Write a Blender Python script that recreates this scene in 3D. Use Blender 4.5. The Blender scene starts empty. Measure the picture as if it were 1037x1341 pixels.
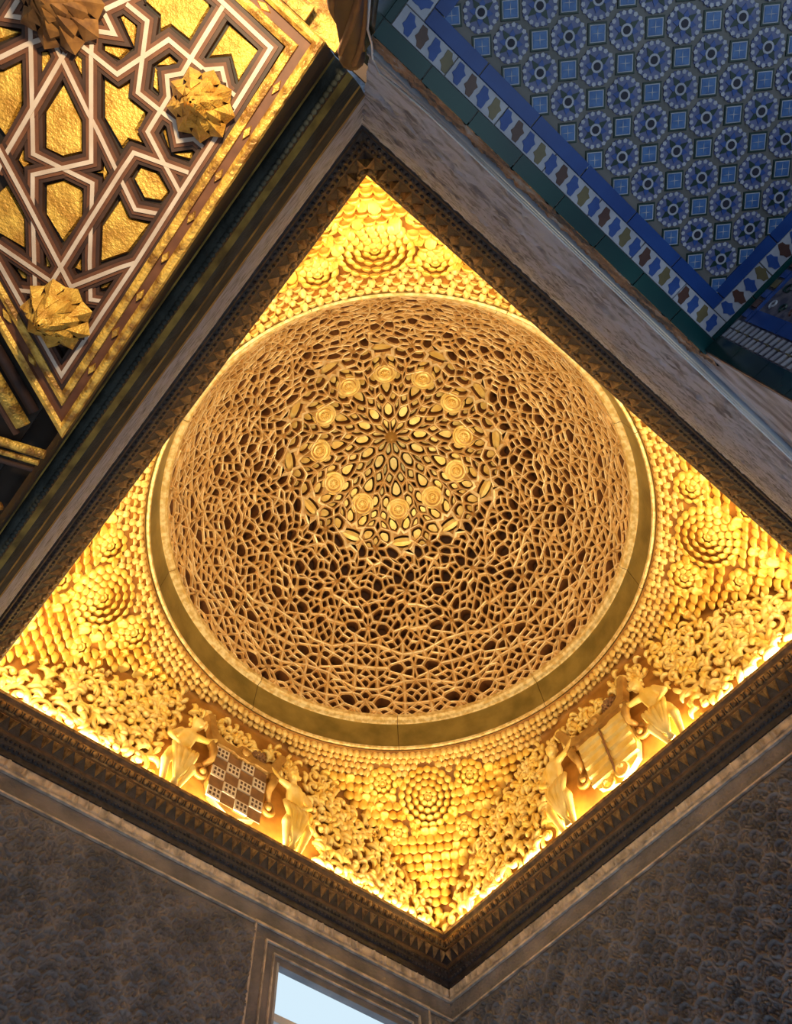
import bpy, bmesh, math, random
import numpy as np
from mathutils import Vector, Matrix

# ---------------------------------------------------------------- camera, world, lights, exposure
scene = bpy.context.scene
COL = scene.collection
ZC = 1.6                                   # eye height above the floor; lengths below are metres above the eye
random.seed(7); RNG = np.random.default_rng(7)

F_PX, W_PX, H_PX = 1032.0, 1037.0, 1341.0
# camera axes in the room (room x, y run along the two walls, z up)
AX_X = Vector((0.767153, -0.640061, -0.042402)); AX_DOWN = Vector((0.569476, 0.709996, -0.414251)); AX_FWD = Vector((0.295251, 0.293646, 0.909175))
cam_data = bpy.data.cameras.new('camera')
cam_data.sensor_fit = 'VERTICAL'; cam_data.sensor_height = 36.0
cam_data.lens = 36.0 * F_PX / H_PX
cam_data.clip_start = 0.05; cam_data.clip_end = 200
cam = bpy.data.objects.new('camera', cam_data); COL.objects.link(cam)
m = Matrix((AX_X, -AX_DOWN, -AX_FWD)).transposed().to_4x4()
m.translation = (0, 0, ZC)
cam.matrix_world = m
scene.camera = cam

world = bpy.data.worlds.new('overcast_sky'); scene.world = world
world.use_nodes = True
bg = world.node_tree.nodes['Background']
bg.inputs[0].default_value = (0.68, 0.86, 0.98, 1); bg.inputs[1].default_value = 1.0

vs = scene.view_settings
vs.view_transform = 'Standard'; vs.look = 'None'; vs.exposure = 0.0; vs.gamma = 1.0; vs.use_curve_mapping = False

WARM = (1.0, 0.80, 0.46)
def area_light(name, loc, aim, sx, sy, power, color):
    d = bpy.data.lights.new(name, 'AREA'); d.shape = 'RECTANGLE'; d.size = sx; d.size_y = sy
    d.energy = power; d.color = color
    o = bpy.data.objects.new(name, d); COL.objects.link(o)
    o.location = (loc[0], loc[1], loc[2] + ZC)
    z = -(Vector(aim) - Vector(loc)).normalized()
    if abs(loc[0] - CX_) > abs(loc[1] - CY_): x = Vector((0, 1, 0))
    else: x = Vector((1, 0, 0))
    y = z.cross(x).normalized()
    o.matrix_world = Matrix.Translation(o.location) @ Matrix((x, y, z)).transposed().to_4x4()
    return o
# room: walls, cornice lip, dome axis
XW0, XW1, YW0, YW1 = -0.12, 7.82, -0.19, 7.69
LX0, LX1, LY0, LY1 = 0.176, 7.534, 0.087, 7.412
CX_, CY_ = 3.85, 3.75
ZLIP = 8.0
LED_POWER = 190
for nm, lx, ly in (('led_light_east', XW1 - .13, CY_), ('led_light_north', CX_, YW1 - .13), ('led_light_west', XW0 + .13, CY_), ('led_light_south', CX_, YW0 + .13)):
    area_light(nm, (lx, ly, ZLIP + .1), (CX_ + (lx - CX_) * .45, CY_ + (ly - CY_) * .45, 13.0), 7.0, 0.08, LED_POWER, WARM)
# warm lamp in the wooden-ceilinged passage, below its ceiling
ld = bpy.data.lights.new('passage_lamp', 'POINT'); ld.energy = 135; ld.color = (1.0, 0.78, 0.42); ld.shadow_soft_size = 0.05
lo = bpy.data.objects.new('passage_lamp', ld); COL.objects.link(lo); lo.location = (-0.60, -0.34, 1.90 + ZC)

# ---------------------------------------------------------------- helpers
def tag(o, label=None, cat=None, group=None, kind=None):
    if label: o['label'] = label
    if cat: o['category'] = cat
    if group: o['group'] = group
    if kind: o['kind'] = kind
    return o

def make_mesh(name, verts, faces, mats, mi=None, smooth=False, shift=True):
    v = np.asarray(verts, float).reshape(-1, 3).copy()
    if shift: v[:, 2] += ZC
    me = bpy.data.meshes.new(name)
    me.from_pydata(v.tolist(), [], [list(map(int, f)) for f in faces])
    for mm in (mats if isinstance(mats, (list, tuple)) else [mats]): me.materials.append(mm)
    if mi is not None: me.polygons.foreach_set('material_index', np.asarray(mi, dtype=np.int32))
    if smooth: me.polygons.foreach_set('use_smooth', np.ones(len(me.polygons), dtype=bool))
    me.update()
    return me

def link(name, me, parent=None, mw=None):
    o = bpy.data.objects.new(name, me); COL.objects.link(o)
    if parent is not None: o.parent = parent
    if mw is not None: o.matrix_local = mw
    return o

def obj(name, verts, faces, mats, parent=None, mi=None, smooth=False, shift=True):
    return link(name, make_mesh(name, verts, faces, mats, mi, smooth, shift), parent)

def empty(name, loc=(0, 0, 0), rz=0):
    o = bpy.data.objects.new(name, None); COL.objects.link(o)
    o.location = loc; o.rotation_euler = (0, 0, rz); o.empty_display_size = .1
    return o

class MB:
    """collects shapes into one mesh"""
    def __init__(s): s.v = []; s.f = []; s.m = []
    def add(s, v, f, m=0):
        b = len(s.v); s.v += [tuple(map(float, p)) for p in v]
        s.f += [[i + b for i in q] for q in f]; s.m += [m] * len(f)
    def box(s, lo, hi, m=0):
        (a, b, c), (d, e, g) = lo, hi
        s.add([(a,b,c),(d,b,c),(d,e,c),(a,e,c),(a,b,g),(d,b,g),(d,e,g),(a,e,g)],
              [(3,2,1,0),(4,5,6,7),(0,1,5,4),(1,2,6,5),(2,3,7,6),(3,0,4,7)], m)
    def prism(s, poly, z0, z1, m=0, inset=0.0, m_side=None):
        """polygon in xy from z0 to z1; the z1 face shrunk by inset"""
        p = np.asarray(poly, float); n = len(p)
        q = inset_poly(p, inset) if inset else p
        v = [(a, b, z0) for a, b in p] + [(a, b, z1) for a, b in q]
        f = [list(range(n, 2 * n))] ; fs = [(i, (i + 1) % n, n + (i + 1) % n, n + i) for i in range(n)]
        s.add(v, f + fs, m)
    def tube(s, pts, rad, n=6, m=0, squash=None, cap=True):
        P = [np.asarray(p, float) for p in pts]; k = len(P)
        rad = [rad] * k if np.isscalar(rad) else rad
        vs_ = []; prev = None
        for i in range(k):
            t = P[min(i + 1, k - 1)] - P[max(i - 1, 0)]; t /= (np.linalg.norm(t) + 1e-9)
            a = prev if prev is not None else (np.array([0, 0, 1.]) if abs(t[2]) < .9 else np.array([1., 0, 0]))
            e1 = a - t * a.dot(t); e1 /= (np.linalg.norm(e1) + 1e-9); prev = e1
            e2 = np.cross(t, e1)
            for j in range(n):
                w = 2 * math.pi * j / n
                vs_.append(P[i] + rad[i] * (math.cos(w) * e1 + math.sin(w) * e2))
        f = [(i * n + j, i * n + (j + 1) % n, (i + 1) * n + (j + 1) % n, (i + 1) * n + j) for i in range(k - 1) for j in range(n)]
        if cap: f += [list(range(n))[::-1], list(range((k - 1) * n, k * n))]
        s.add(vs_, f, m)
    def ball(s, c, r, nu=8, nv=5, m=0):
        r = (r, r, r) if np.isscalar(r) else r
        v = [(c[0], c[1], c[2] + r[2])]
        for i in range(1, nv):
            a = math.pi * i / nv
            for j in range(nu):
                b = 2 * math.pi * j / nu
                v.append((c[0] + r[0] * math.sin(a) * math.cos(b), c[1] + r[1] * math.sin(a) * math.sin(b), c[2] + r[2] * math.cos(a)))
        v.append((c[0], c[1], c[2] - r[2])); L = len(v) - 1
        f = [(0, 1 + j, 1 + (j + 1) % nu) for j in range(nu)]
        for i in range(nv - 2):
            for j in range(nu):
                f.append((1 + i * nu + j, 1 + (i + 1) * nu + j, 1 + (i + 1) * nu + (j + 1) % nu, 1 + i * nu + (j + 1) % nu))
        o = 1 + (nv - 2) * nu
        f += [(o + j, L, o + (j + 1) % nu) for j in range(nu)]
        s.add(v, f, m)
    def lathe(s, prof, n=16, m=0, axis_c=(0, 0, 0)):
        k = len(prof); v = []
        for r, z in prof:
            for j in range(n):
                w = 2 * math.pi * j / n; v.append((axis_c[0] + r * math.cos(w), axis_c[1] + r * math.sin(w), axis_c[2] + z))
        s.add(v, [(i * n + j, i * n + (j + 1) % n, (i + 1) * n + (j + 1) % n, (i + 1) * n + j) for i in range(k - 1) for j in range(n)], m)
    def xform(s, M):
        s.v = [tuple(M @ Vector(p)) for p in s.v]; return s
    def mesh(s, name, mats, smooth=False, shift=True): return make_mesh(name, s.v, s.f, mats, s.m, smooth, shift)
    def build(s, name, mats, parent=None, smooth=False, shift=True, mw=None):
        return link(name, s.mesh(name, mats, smooth, shift), parent, mw)

def inset_poly(p, d):
    p = np.asarray(p, float); n = len(p); out = []
    area = sum(p[i][0] * p[(i + 1) % n][1] - p[(i + 1) % n][0] * p[i][1] for i in range(n))
    sg = 1 if area > 0 else -1
    for i in range(n):
        a = p[i] - p[i - 1]; b = p[(i + 1) % n] - p[i]
        a /= np.linalg.norm(a) + 1e-9; b /= np.linalg.norm(b) + 1e-9
        na = sg * np.array([-a[1], a[0]]); nb = sg * np.array([-b[1], b[0]])
        mdir = na + nb; L = mdir.dot(mdir)
        out.append(p[i] + (mdir * (2 * d / max(L, 0.6))))
    return np.array(out)

# ---------------------------------------------------------------- materials (all procedural, coloured by place)
def mat(name, c1, c2=None, scale=4.0, rough=0.5, metal=0.0, bump=0.0, bscale=None, c3=None, spec=None, detail=4.0, lo=0.35, hi=0.65):
    mm = bpy.data.materials.new(name); mm.use_nodes = True
    nt = mm.node_tree; b = nt.nodes['Principled BSDF']
    b.inputs['Roughness'].default_value = rough; b.inputs['Metallic'].default_value = metal
    if spec is not None: b.inputs['Specular IOR Level'].default_value = spec
    b.inputs['Base Color'].default_value = (*c1, 1)
    if c2 is None and not bump: return mm
    g = nt.nodes.new('ShaderNodeNewGeometry')
    if c2 is not None:
        nz = nt.nodes.new('ShaderNodeTexNoise'); nz.inputs['Scale'].default_value = scale; nz.inputs['Detail'].default_value = detail
        nt.links.new(g.outputs['Position'], nz.inputs['Vector'])
        r = nt.nodes.new('ShaderNodeValToRGB'); cr = r.color_ramp
        cr.elements[0].position = lo; cr.elements[0].color = (*c1, 1)
        cr.elements[1].position = hi; cr.elements[1].color = (*c2, 1)
        if c3 is not None:
            e = cr.elements.new(min(hi + .12, .95)); e.color = (*c3, 1)
        nt.links.new(nz.outputs['Fac'], r.inputs['Fac']); nt.links.new(r.outputs['Color'], b.inputs['Base Color'])
    if bump:
        n2 = nt.nodes.new('ShaderNodeTexNoise'); n2.inputs['Scale'].default_value = bscale or scale * 4; n2.inputs['Detail'].default_value = 3
        nt.links.new(g.outputs['Position'], n2.inputs['Vector'])
        bp = nt.nodes.new('ShaderNodeBump'); bp.inputs['Strength'].default_value = bump; bp.inputs['Distance'].default_value = 0.02
        nt.links.new(n2.outputs['Fac'], bp.inputs['Height']); nt.links.new(bp.outputs['Normal'], b.inputs['Normal'])
    return mm

M = {}
M['lattice'] = mat('gilded_lattice', (.42, .215, .060), (.66, .40, .14), 3.0, .36, .35, .3, 40, c3=(.85, .62, .30), lo=.3, hi=.62)
M['lattice_hi'] = mat('gilded_strip_edge', (.72, .46, .18), (.95, .76, .45), 5.0, .32, .35, lo=.35, hi=.6)
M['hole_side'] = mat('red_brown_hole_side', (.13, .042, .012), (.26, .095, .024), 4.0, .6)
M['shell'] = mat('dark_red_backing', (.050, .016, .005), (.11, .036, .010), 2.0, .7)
M['plate'] = mat('gold_plate', (.85, .56, .14), (1.0, .78, .30), 6.0, .32, .35)
M['ring'] = mat('olive_bronze_gilding', (.19, .135, .030), (.33, .235, .06), 2.5, .36, .35, .15, 30)
M['ring_lip'] = mat('worn_gold_edge', (.62, .40, .12), (.85, .66, .32), 12.0, .5, .2, lo=.4, hi=.6)
M['muq'] = mat('muqarnas_gold', (.86, .53, .08), (.97, .70, .17), 3.0, .36, .3, .15, 60)
M['muq_pale'] = mat('pale_worn_gold', (.76, .47, .11), (.92, .69, .26), 8.0, .45, .2, .2, 60)
M['muq_back'] = mat('muqarnas_ground', (.30, .125, .02), (.48, .23, .04), 4.0, .5, .2)  # ground darker than the cells, depth shadow put into the gaps' colour
M['carve'] = mat('carved_gold', (.92, .62, .12), (1.0, .78, .30), 5.0, .42, .2, .2, 50)
M['carve_br'] = mat('bronze_gold', (.40, .21, .05), (.58, .34, .09), 6.0, .38, .35, .2, 40)
M['carve_back'] = mat('frieze_ground', (.46, .20, .04), (.80, .48, .10), 5.0, .55, .1)
M['ermine'] = mat('pale_check', (.72, .60, .45), (.82, .70, .52), 10, .6)
M['dark_check'] = mat('dark_check', (.20, .10, .045), (.30, .15, .06), 8, .6)
M['spot'] = mat('ermine_spot', (.10, .05, .03))
M['wood'] = mat('dark_carved_wood', (.055, .030, .018), (.14, .076, .042), 9.0, .45, 0, .5, 60)
M['wood_gold'] = mat('lit_gilt_wood', (.12, .060, .026), (.42, .24, .085), 14.0, .40, .2, .5, 70)  # gilt tone raised so the cornice teeth and lip look lit
M['wood_black'] = mat('blackened_wood', (.018, .014, .018), (.05, .040, .046), 12.0, .45, 0, .4, 70)
M['plaster'] = mat('carved_plaster', (.145, .148, .178), (.285, .272, .300), 2.2, .72, 0, .5, 60)
M['plaster_lt'] = mat('pale_plaster_band', (.36, .325, .31), (.78, .69, .63), 7.0, .85, 0, .4, 60)
M['plaster_gr'] = mat('grey_plaster', (.11, .13, .185), (.42, .48, .63), 9.0, .62, 0, .6, 40, lo=.34, hi=.56, detail=8.0)
M['plaster_hi'] = mat('smooth_grey_moulding', (.36, .42, .54), (.56, .62, .74), 6.0, .25, 0, .1)
M['rubble'] = mat('rough_brick_edge', (.10, .085, .085), (.40, .22, .13), 10.0, .9, 0, .8, 50, c3=(.46, .42, .40), lo=.40, hi=.54, detail=8.0)
M['gilt'] = mat('gilt_panel', (.56, .26, .036), (.92, .54, .095), 14.0, .40, .25, .5, 90)
M['gilt_mould'] = mat('gilt_moulding', (.30, .13, .022), (.88, .50, .09), 16.0, .42, .25, .5, 70, lo=.40, hi=.58)
M['cof_wood'] = mat('brown_strip_wood', (.034, .013, .009), (.065, .026, .016), 12.0, .6)
M['cof_red'] = mat('reddish_strip_wood', (.11, .036, .018), (.18, .065, .030), 14.0, .6)
M['cof_bone'] = mat('bone_inlay', (.52, .39, .32), (.66, .52, .44), 10.0, .5)
M['cof_dark'] = mat('dark_board', (.016, .010, .008), (.034, .020, .014), 6.0, .6)
M['teal'] = mat('dark_teal_glaze', (.003, .036, .046), (.006, .058, .062), 5.0, .22)
M['teal_dark'] = mat('blackish_teal_glaze', (.006, .028, .034), (.02, .055, .055), 8.0, .2)
M['cobalt'] = mat('cobalt_glaze', (.009, .042, .22), (.016, .070, .32), 7.0, .25)
M['t_white'] = mat('white_glaze', (.36, .37, .47), (.47, .48, .58), 20.0, .3)
M['t_blue'] = mat('blue_motif_glaze', (.018, .060, .28), (.030, .085, .34), 20.0, .3)
M['t_brown'] = mat('brown_motif_glaze', (.075, .032, .030), (.11, .05, .04), 20.0, .25)
M['t_olive'] = mat('olive_motif_glaze', (.13, .105, .055), (.18, .14, .07), 20.0, .25)
M['t_ground'] = mat('grey_olive_glaze', (.115, .115, .120), (.165, .155, .16), 9.0, .35)
M['t_peri'] = mat('periwinkle_glaze', (.085, .105, .26), (.13, .15, .33), 30.0, .3)
M['t_lblue'] = mat('light_blue_glaze', (.035, .11, .34), (.075, .18, .45), 60.0, .3)
M['t_green'] = mat('bottle_green_glaze', (.005, .026, .026), (.010, .040, .036), 30.0, .3)
M['t_ink'] = mat('ink_glaze', (.008, .008, .03))
M['t_dim'] = mat('dim_floral_glaze', (.05, .05, .09), (.16, .14, .17), 40.0, .3, lo=.42, hi=.58)
M['white_glint'] = mat('white_glint', (.75, .77, .85), rough=.3)
M['stone_white'] = mat('white_sill_stone', (.75, .78, .85), (.85, .87, .92), 5, .6)
M['led'] = bpy.data.materials.new('led_strip'); M['led'].use_nodes = True
_b = M['led'].node_tree.nodes['Principled BSDF']; _b.inputs['Emission Color'].default_value = (1, .8, .45, 1); _b.inputs['Emission Strength'].default_value = 4.0

# ================================================================ STRUCTURE: plaster walls
def smooth01(x, a, b):
    t = np.clip((x - a) / (b - a), 0, 1); return t * t * (3 - 2 * t)

def ridge(d, w): return 1 - smooth01(np.abs(d), 0, w)

def sebka(u, v, a=.40, b=.56):
    """relief of the interlaced plaster field: lozenge net, hooked leaves, small scrolls"""
    s, t = u / a, v / b
    p = s + t + .055 * np.sin(4 * np.pi * (s - t)); q = s - t + .055 * np.sin(4 * np.pi * (s + t))
    net = np.maximum(ridge((p % 1) - .5, .11), ridge((q % 1) - .5, .11))
    # hooked arch motif, one per lozenge
    row = np.floor(t * 2); x = ((s + .5 * (row % 2)) % 1 - .5) * a; y = ((t * 2) % 1 - .5) * b / 2
    r = np.hypot(x * 1.15, y - .03); th = np.arctan2(y - .03, x)
    hook = ridge(r - .080 - .018 * (th / np.pi), .026) * (th > -1.9)
    stem = ridge(x - .085 * np.cos(y * 11), .02) * (y < .05)
    eye = ridge(r - .028, .02)
    leaf = .5 + .5 * np.sin(r * 120 + th * 3)
    small = .5 + .5 * np.sin(u * 61 + 2.2 * np.sin(v * 43)) * np.sin(v * 57 + 2.0 * np.sin(u * 37))
    h = np.maximum.reduce([.75 * net, 1.15 * hook, .95 * stem, .9 * eye, .55 * smooth01(leaf * np.exp(-r * 6), .25, .5), .60 * smooth01(small, .45, .62)])
    return h

def kufic(u, v):
    """pseudo lettering strokes of the pale band, v from 0 to 1"""
    k = np.sin(u * 47 + 3 * np.sin(u * 9.1)) + .8 * np.sin(u * 83 + 5 * np.sin(u * 5.3))
    tall = smooth01(k, .2, .6) * smooth01(v, .12, .2) * (1 - smooth01(v, .75 + .2 * np.sin(u * 21), .9))
    base = ridge(v - .2 - .06 * np.sin(u * 31), .08)
    return np.maximum(tall, base)

def relief_wall(name, u0, u1, z0, z1, place, hfun, mats, mfun, step=.0125, hole=None, parent=None):
    nu = int((u1 - u0) / step) + 1; nz = int((z1 - z0) / step) + 1
    U, Z = np.meshgrid(np.linspace(u0, u1, nu), np.linspace(z0, z1, nz))
    H = hfun(U, Z)
    P = place(U, Z, H).reshape(-1, 3)
    idx = np.arange(nu * nz).reshape(nz, nu)
    F = np.stack([idx[:-1, :-1], idx[:-1, 1:], idx[1:, 1:], idx[1:, :-1]], -1).reshape(-1, 4)
    um = .5 * (U[:-1, :-1] + U[1:, 1:]).ravel(); zm = .5 * (Z[:-1, :-1] + Z[1:, 1:]).ravel()
    mi = mfun(um, zm)
    if hole:
        k = ~((um > hole[0]) & (um < hole[1]) & (zm > hole[2]) & (zm < hole[3])); F = F[k]; mi = mi[k]
    P = P.copy(); P[:, 2] += ZC
    me = bpy.data.meshes.new(name)
    me.vertices.add(len(P)); me.vertices.foreach_set('co', P.astype(np.float32).ravel())
    me.loops.add(F.size); me.loops.foreach_set('vertex_index', F.astype(np.int32).ravel())
    me.polygons.add(len(F)); me.polygons.foreach_set('loop_start', np.arange(0, F.size, 4, dtype=np.int32))
    for mm in mats: me.materials.append(mm)
    me.polygons.foreach_set('material_index', mi.astype(np.int32))
    me.polygons.foreach_set('use_smooth', np.ones(len(F), dtype=bool))
    me.update(calc_edges=True); me.validate()
    return link(name, me, parent)

ZB = 7.44                                            # underside of the wooden cornice at the walls
WIN = (4.88, 6.98, 4.35, 6.56)                       # window in the north wall: x0, x1, z0, z1
def bands(Z):
    h = np.zeros_like(Z)
    h += .020 * ridge(Z - 7.20, .022) + .016 * ridge(Z - 6.93, .016) + .010 * ridge(Z - 6.90, .012)
    return h
def h_east(U, Z):
    h = bands(Z)
    fld = smooth01(-Z, -6.88, -6.84)
    h += fld * .085 * sebka(U, Z)
    h += .040 * kufic(U, (Z - 7.22) / .20) * ((Z > 7.22) & (Z < 7.385))
    h += .020 * ((Z > 6.95) & (Z < 7.18)) * (.5 + .5 * np.sin(U * 52 + 2 * np.sin(Z * 60)) * np.sin(Z * 64 + 2 * np.sin(U * 33)))
    return h
def h_north(U, Z):
    x0, x1, z0, z1 = WIN
    dx = np.maximum(np.maximum(x0 - U, U - x1), np.maximum(z0 - Z, Z - z1))    # distance outside the window
    fr = smooth01(dx, .36, .40)
    h = bands(Z)
    h += smooth01(-Z, -6.88, -6.84) * fr * .060 * sebka(U + .1, Z + .2, .34, .46)
    h += .020 * ridge(dx - .36, .02) + .018 * ridge(dx - .17, .018) + .012 * ridge(dx - .05, .02)
    h += .010 * (dx > .19) * (dx < .34) * (.5 + .5 * np.sin(U * 70) * np.sin(Z * 70))
    h += .040 * kufic(U, (Z - 7.22) / .20) * ((Z > 7.22) & (Z < 7.385))
    h += .012 * ((Z > 6.95) & (Z < 7.18)) * (.5 + .5 * np.sin(U * 48 + 2 * np.sin(Z * 55)) * np.sin(Z * 60))
    return h
m_band = lambda u, z: np.where(z > 7.19, 1, 0)
we = relief_wall('wall_east', YW0, YW1, 3.4, ZB + .06, lambda U, Z, H: np.stack([XW1 - H, U, Z], -1), h_east, [M['plaster'], M['plaster_lt']], m_band)
tag(we, 'grey brown carved plaster wall without a window', kind='structure')
wn = relief_wall('wall_north', XW0, XW1, 3.4, ZB + .06, lambda U, Z, H: np.stack([U, YW1 - H, Z], -1), h_north, [M['plaster'], M['plaster_lt']], m_band, hole=WIN)
tag(wn, 'brown carved plaster wall with the bright window', kind='structure')
def slab(name, lo, hi, mt, parent=None):
    b = MB(); b.box(lo, hi); return b.build(name, mt, parent)
slab('wall_base', (XW1, YW0, -ZC), (XW1 + .3, YW1, 3.4), M['plaster'], we)
slab('wall_base', (XW0, YW1, -ZC), (XW1, YW1 + .3, 3.4), M['plaster'], wn)
slab('wall_core', (XW1 + .04, YW0, 3.4), (XW1 + .5, YW1 + .5, 10.8), M['plaster'], we)
# core of the north wall around the window
x0, x1, z0, z1 = WIN
b = MB(); OW = .75                                   # the wall core splays away behind the thin opening
b.box((XW0, YW1 + .06, 3.4), (x0 - OW, YW1 + .5, 10.8)); b.box((XW1 - .35, YW1 + .06, 3.4), (XW1 + .04, YW1 + .5, 10.8))
b.box((x0 - OW, YW1 + .06, z1 + .8), (XW1 - .35, YW1 + .5, 10.8)); b.box((x0 - OW, YW1 + .06, 3.4), (XW1 - .35, YW1 + .5, z0 - .3))
b.build('wall_core', M['plaster'], wn)
# window: frame, sill, pierced screen
win = empty('window_1', (x0, YW1 + .2, z0 + ZC)); tag(win, 'open window showing pale sky in the carved plaster wall', kind='structure')
def wpart(name, lo, hi, mt):
    bb = MB(); bb.box((lo[0] - x0, lo[1] - (YW1 + .2), lo[2] - z0), (hi[0] - x0, hi[1] - (YW1 + .2), hi[2] - z0)); return bb.build(name, mt, win, shift=False)
for a in (x0, x1 - .03): wpart('window_jamb', (a, YW1 - .004, z0), (a + .03, YW1 + .10, z1), M['plaster_hi'])
wpart('window_head', (x0 + .03, YW1 - .004, z1 - .03), (x1 - .03, YW1 + .10, z1), M['plaster'])
SCR = z1 - .66                                        # top of the white stone screen outside
wpart('screen_rail', (x0 + .03, YW1 + .06, SCR), (x1 - .03, YW1 + .20, SCR + .09), M['stone_white'])
nb = 24
for i in range(nb):
    xx = x0 + .05 + (x1 - x0 - .1) * i / (nb - 1)
    if i: wpart('screen_bar', (xx - .012, YW1 + .10, z0 + .4), (xx + .012, YW1 + .13, SCR), M['stone_white'])
for i in range(9):
    zz = SCR - .05 - i * .095
    wpart('screen_bar', (x0 + .03, YW1 + .105, zz - .012), (x1 - .03, YW1 + .125, zz + .012), M['stone_white'])

# raised fillets of the plaster: round the window and under the cornice
for d, w_ in ((.06, .02), (.19, .022), (.37, .028)):
    for lo_, hi_ in (((x0 - d - w_, z0 - d), (x0 - d, z1 + d + w_)), ((x1 + d, z0 - d), (x1 + d + w_, z1 + d + w_)), ((x0 - d, z1 + d), (x1 + d, z1 + d + w_))):
        slab('window_fillet', (lo_[0], YW1 - .035, lo_[1]), (min(hi_[0], XW1), YW1 + .0, hi_[1]), M['plaster_lt'], wn)
for z_, w_ in ((7.185, .03), (6.915, .022)):
    slab('wall_fillet', (XW0, YW1 - .045, z_), (XW1 - .04, YW1, z_ + w_), M['plaster_lt'], wn); slab('wall_fillet', (XW1 - .045, YW0, z_), (XW1, YW1 - .04, z_ + w_), M['plaster_lt'], we)
# near walls: south (doorway) and west (passage), seen at a grazing angle
DX0, DX1, DZ = -0.115, 0.905, 1.83                    # doorway in the south wall, soffit height
ZM0, ZM1 = 1.94, 2.16                                 # moulding over the doorway
def h_near(U, Z):
    return .010 * sebka(U * 2.6, Z * .9, .30, .42) - .004 + .004 * np.sin(U * 37 + 3 * np.sin(Z * 5)) * np.sin(Z * 7 + 2 * np.sin(U * 11)) + .010 * ridge(Z - 3.2, .05) + .012 * ridge(Z - 5.0, .05) + .010 * ridge(Z - 7.1, .05)
ws = relief_wall('wall_south', XW0, XW1, ZM1, ZB + .06, lambda U, Z, H: np.stack([U, YW0 + H, Z], -1), h_near, [M['plaster_gr']], lambda u, z: np.zeros(len(u)), step=.018)
tag(ws, 'grey carved plaster wall above the tiled doorway', kind='structure')
slab('wall_core', (XW0, YW0 - .22, DZ + .03), (XW1, YW0 - .02, 10.8), M['plaster_gr'], ws)
slab('wall_lower', (DX1, YW0 - .22, -ZC), (XW1, YW0, ZM1), M['plaster_gr'], ws)
ww = relief_wall('wall_west', YW0, YW1, 4.30, ZB + .06, lambda U, Z, H: np.stack([XW0 + H, U, Z], -1), lambda U, Z: .3 * h_near(U, Z), [M['plaster_gr']], lambda u, z: np.zeros(len(u)), step=.03)
tag(ww, 'narrow grey plaster wall above the gilded wooden passage ceiling', kind='structure')
slab('wall_core', (XW0 - .5, YW0 - .22, 4.30), (XW0 - .02, YW1 + .5, 10.8), M['plaster_gr'], ww)

# ================================================================ wooden cornice
PROF = [(0.0, 7.40), (.022, 7.40), (.03, 7.43), (.035, 7.47), (.075, 7.49), (.085, 7.50), (.120, 7.585), (.128, 7.60), (.128, 7.625), (.140, 7.635),
        (.205, 7.765), (.212, 7.775), (.212, 7.80), (.228, 7.815), (.255, 7.885), (.262, 7.90), (.262, 7.925), (.290, 7.96), (.294, 8.0), (.284, 8.012), (.09, 8.012), (.09, 7.94), (0, 7.94)]
PM = [2, 2, 2, 2, 2, 2, 0, 0, 0, 2, 0, 0, 1, 2, 1, 0, 0, 1, 1, 1, 0, 0]  # black ground behind teeth and leaves, shade put into the recesses
tri = MB(); tri.add([(-.066, 0, .078), (.066, 0, .078), (0, 0, -.078), (0, .062, .046), (0, .020, -.06)], [(0, 3, 4, 2), (3, 1, 2, 4), (1, 3, 0)])
tri_me = tri.mesh('tooth', M['wood_gold'], shift=False)
egg = MB(); egg.ball((0, .006, 0), (.036, .032, .044), 8, 5); egg.tube([(-.048, 0, .04), (-.05, .008, 0), (-.046, 0, -.04)], .009, 5)
egg_me = egg.mesh('leaf_carving', M['wood_gold'], True, shift=False)
SIDES = {
 'trim_1': (((XW1, YW0), (XW1, YW1)), (-1, 0), 'dark carved wooden cornice above the windowless plaster wall'),
 'trim_2': (((XW1, YW1), (XW0, YW1)), (0, -1), 'dark carved wooden cornice above the plaster wall with the window'),
 'trim_3': (((XW0, YW1), (XW0, YW0)), (1, 0), 'dark carved wooden cornice beside the gilded passage ceiling'),
 'trim_4': (((XW0, YW0), (XW1, YW0)), (0, 1), 'dark carved wooden cornice above the tiled doorway'),
}
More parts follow.
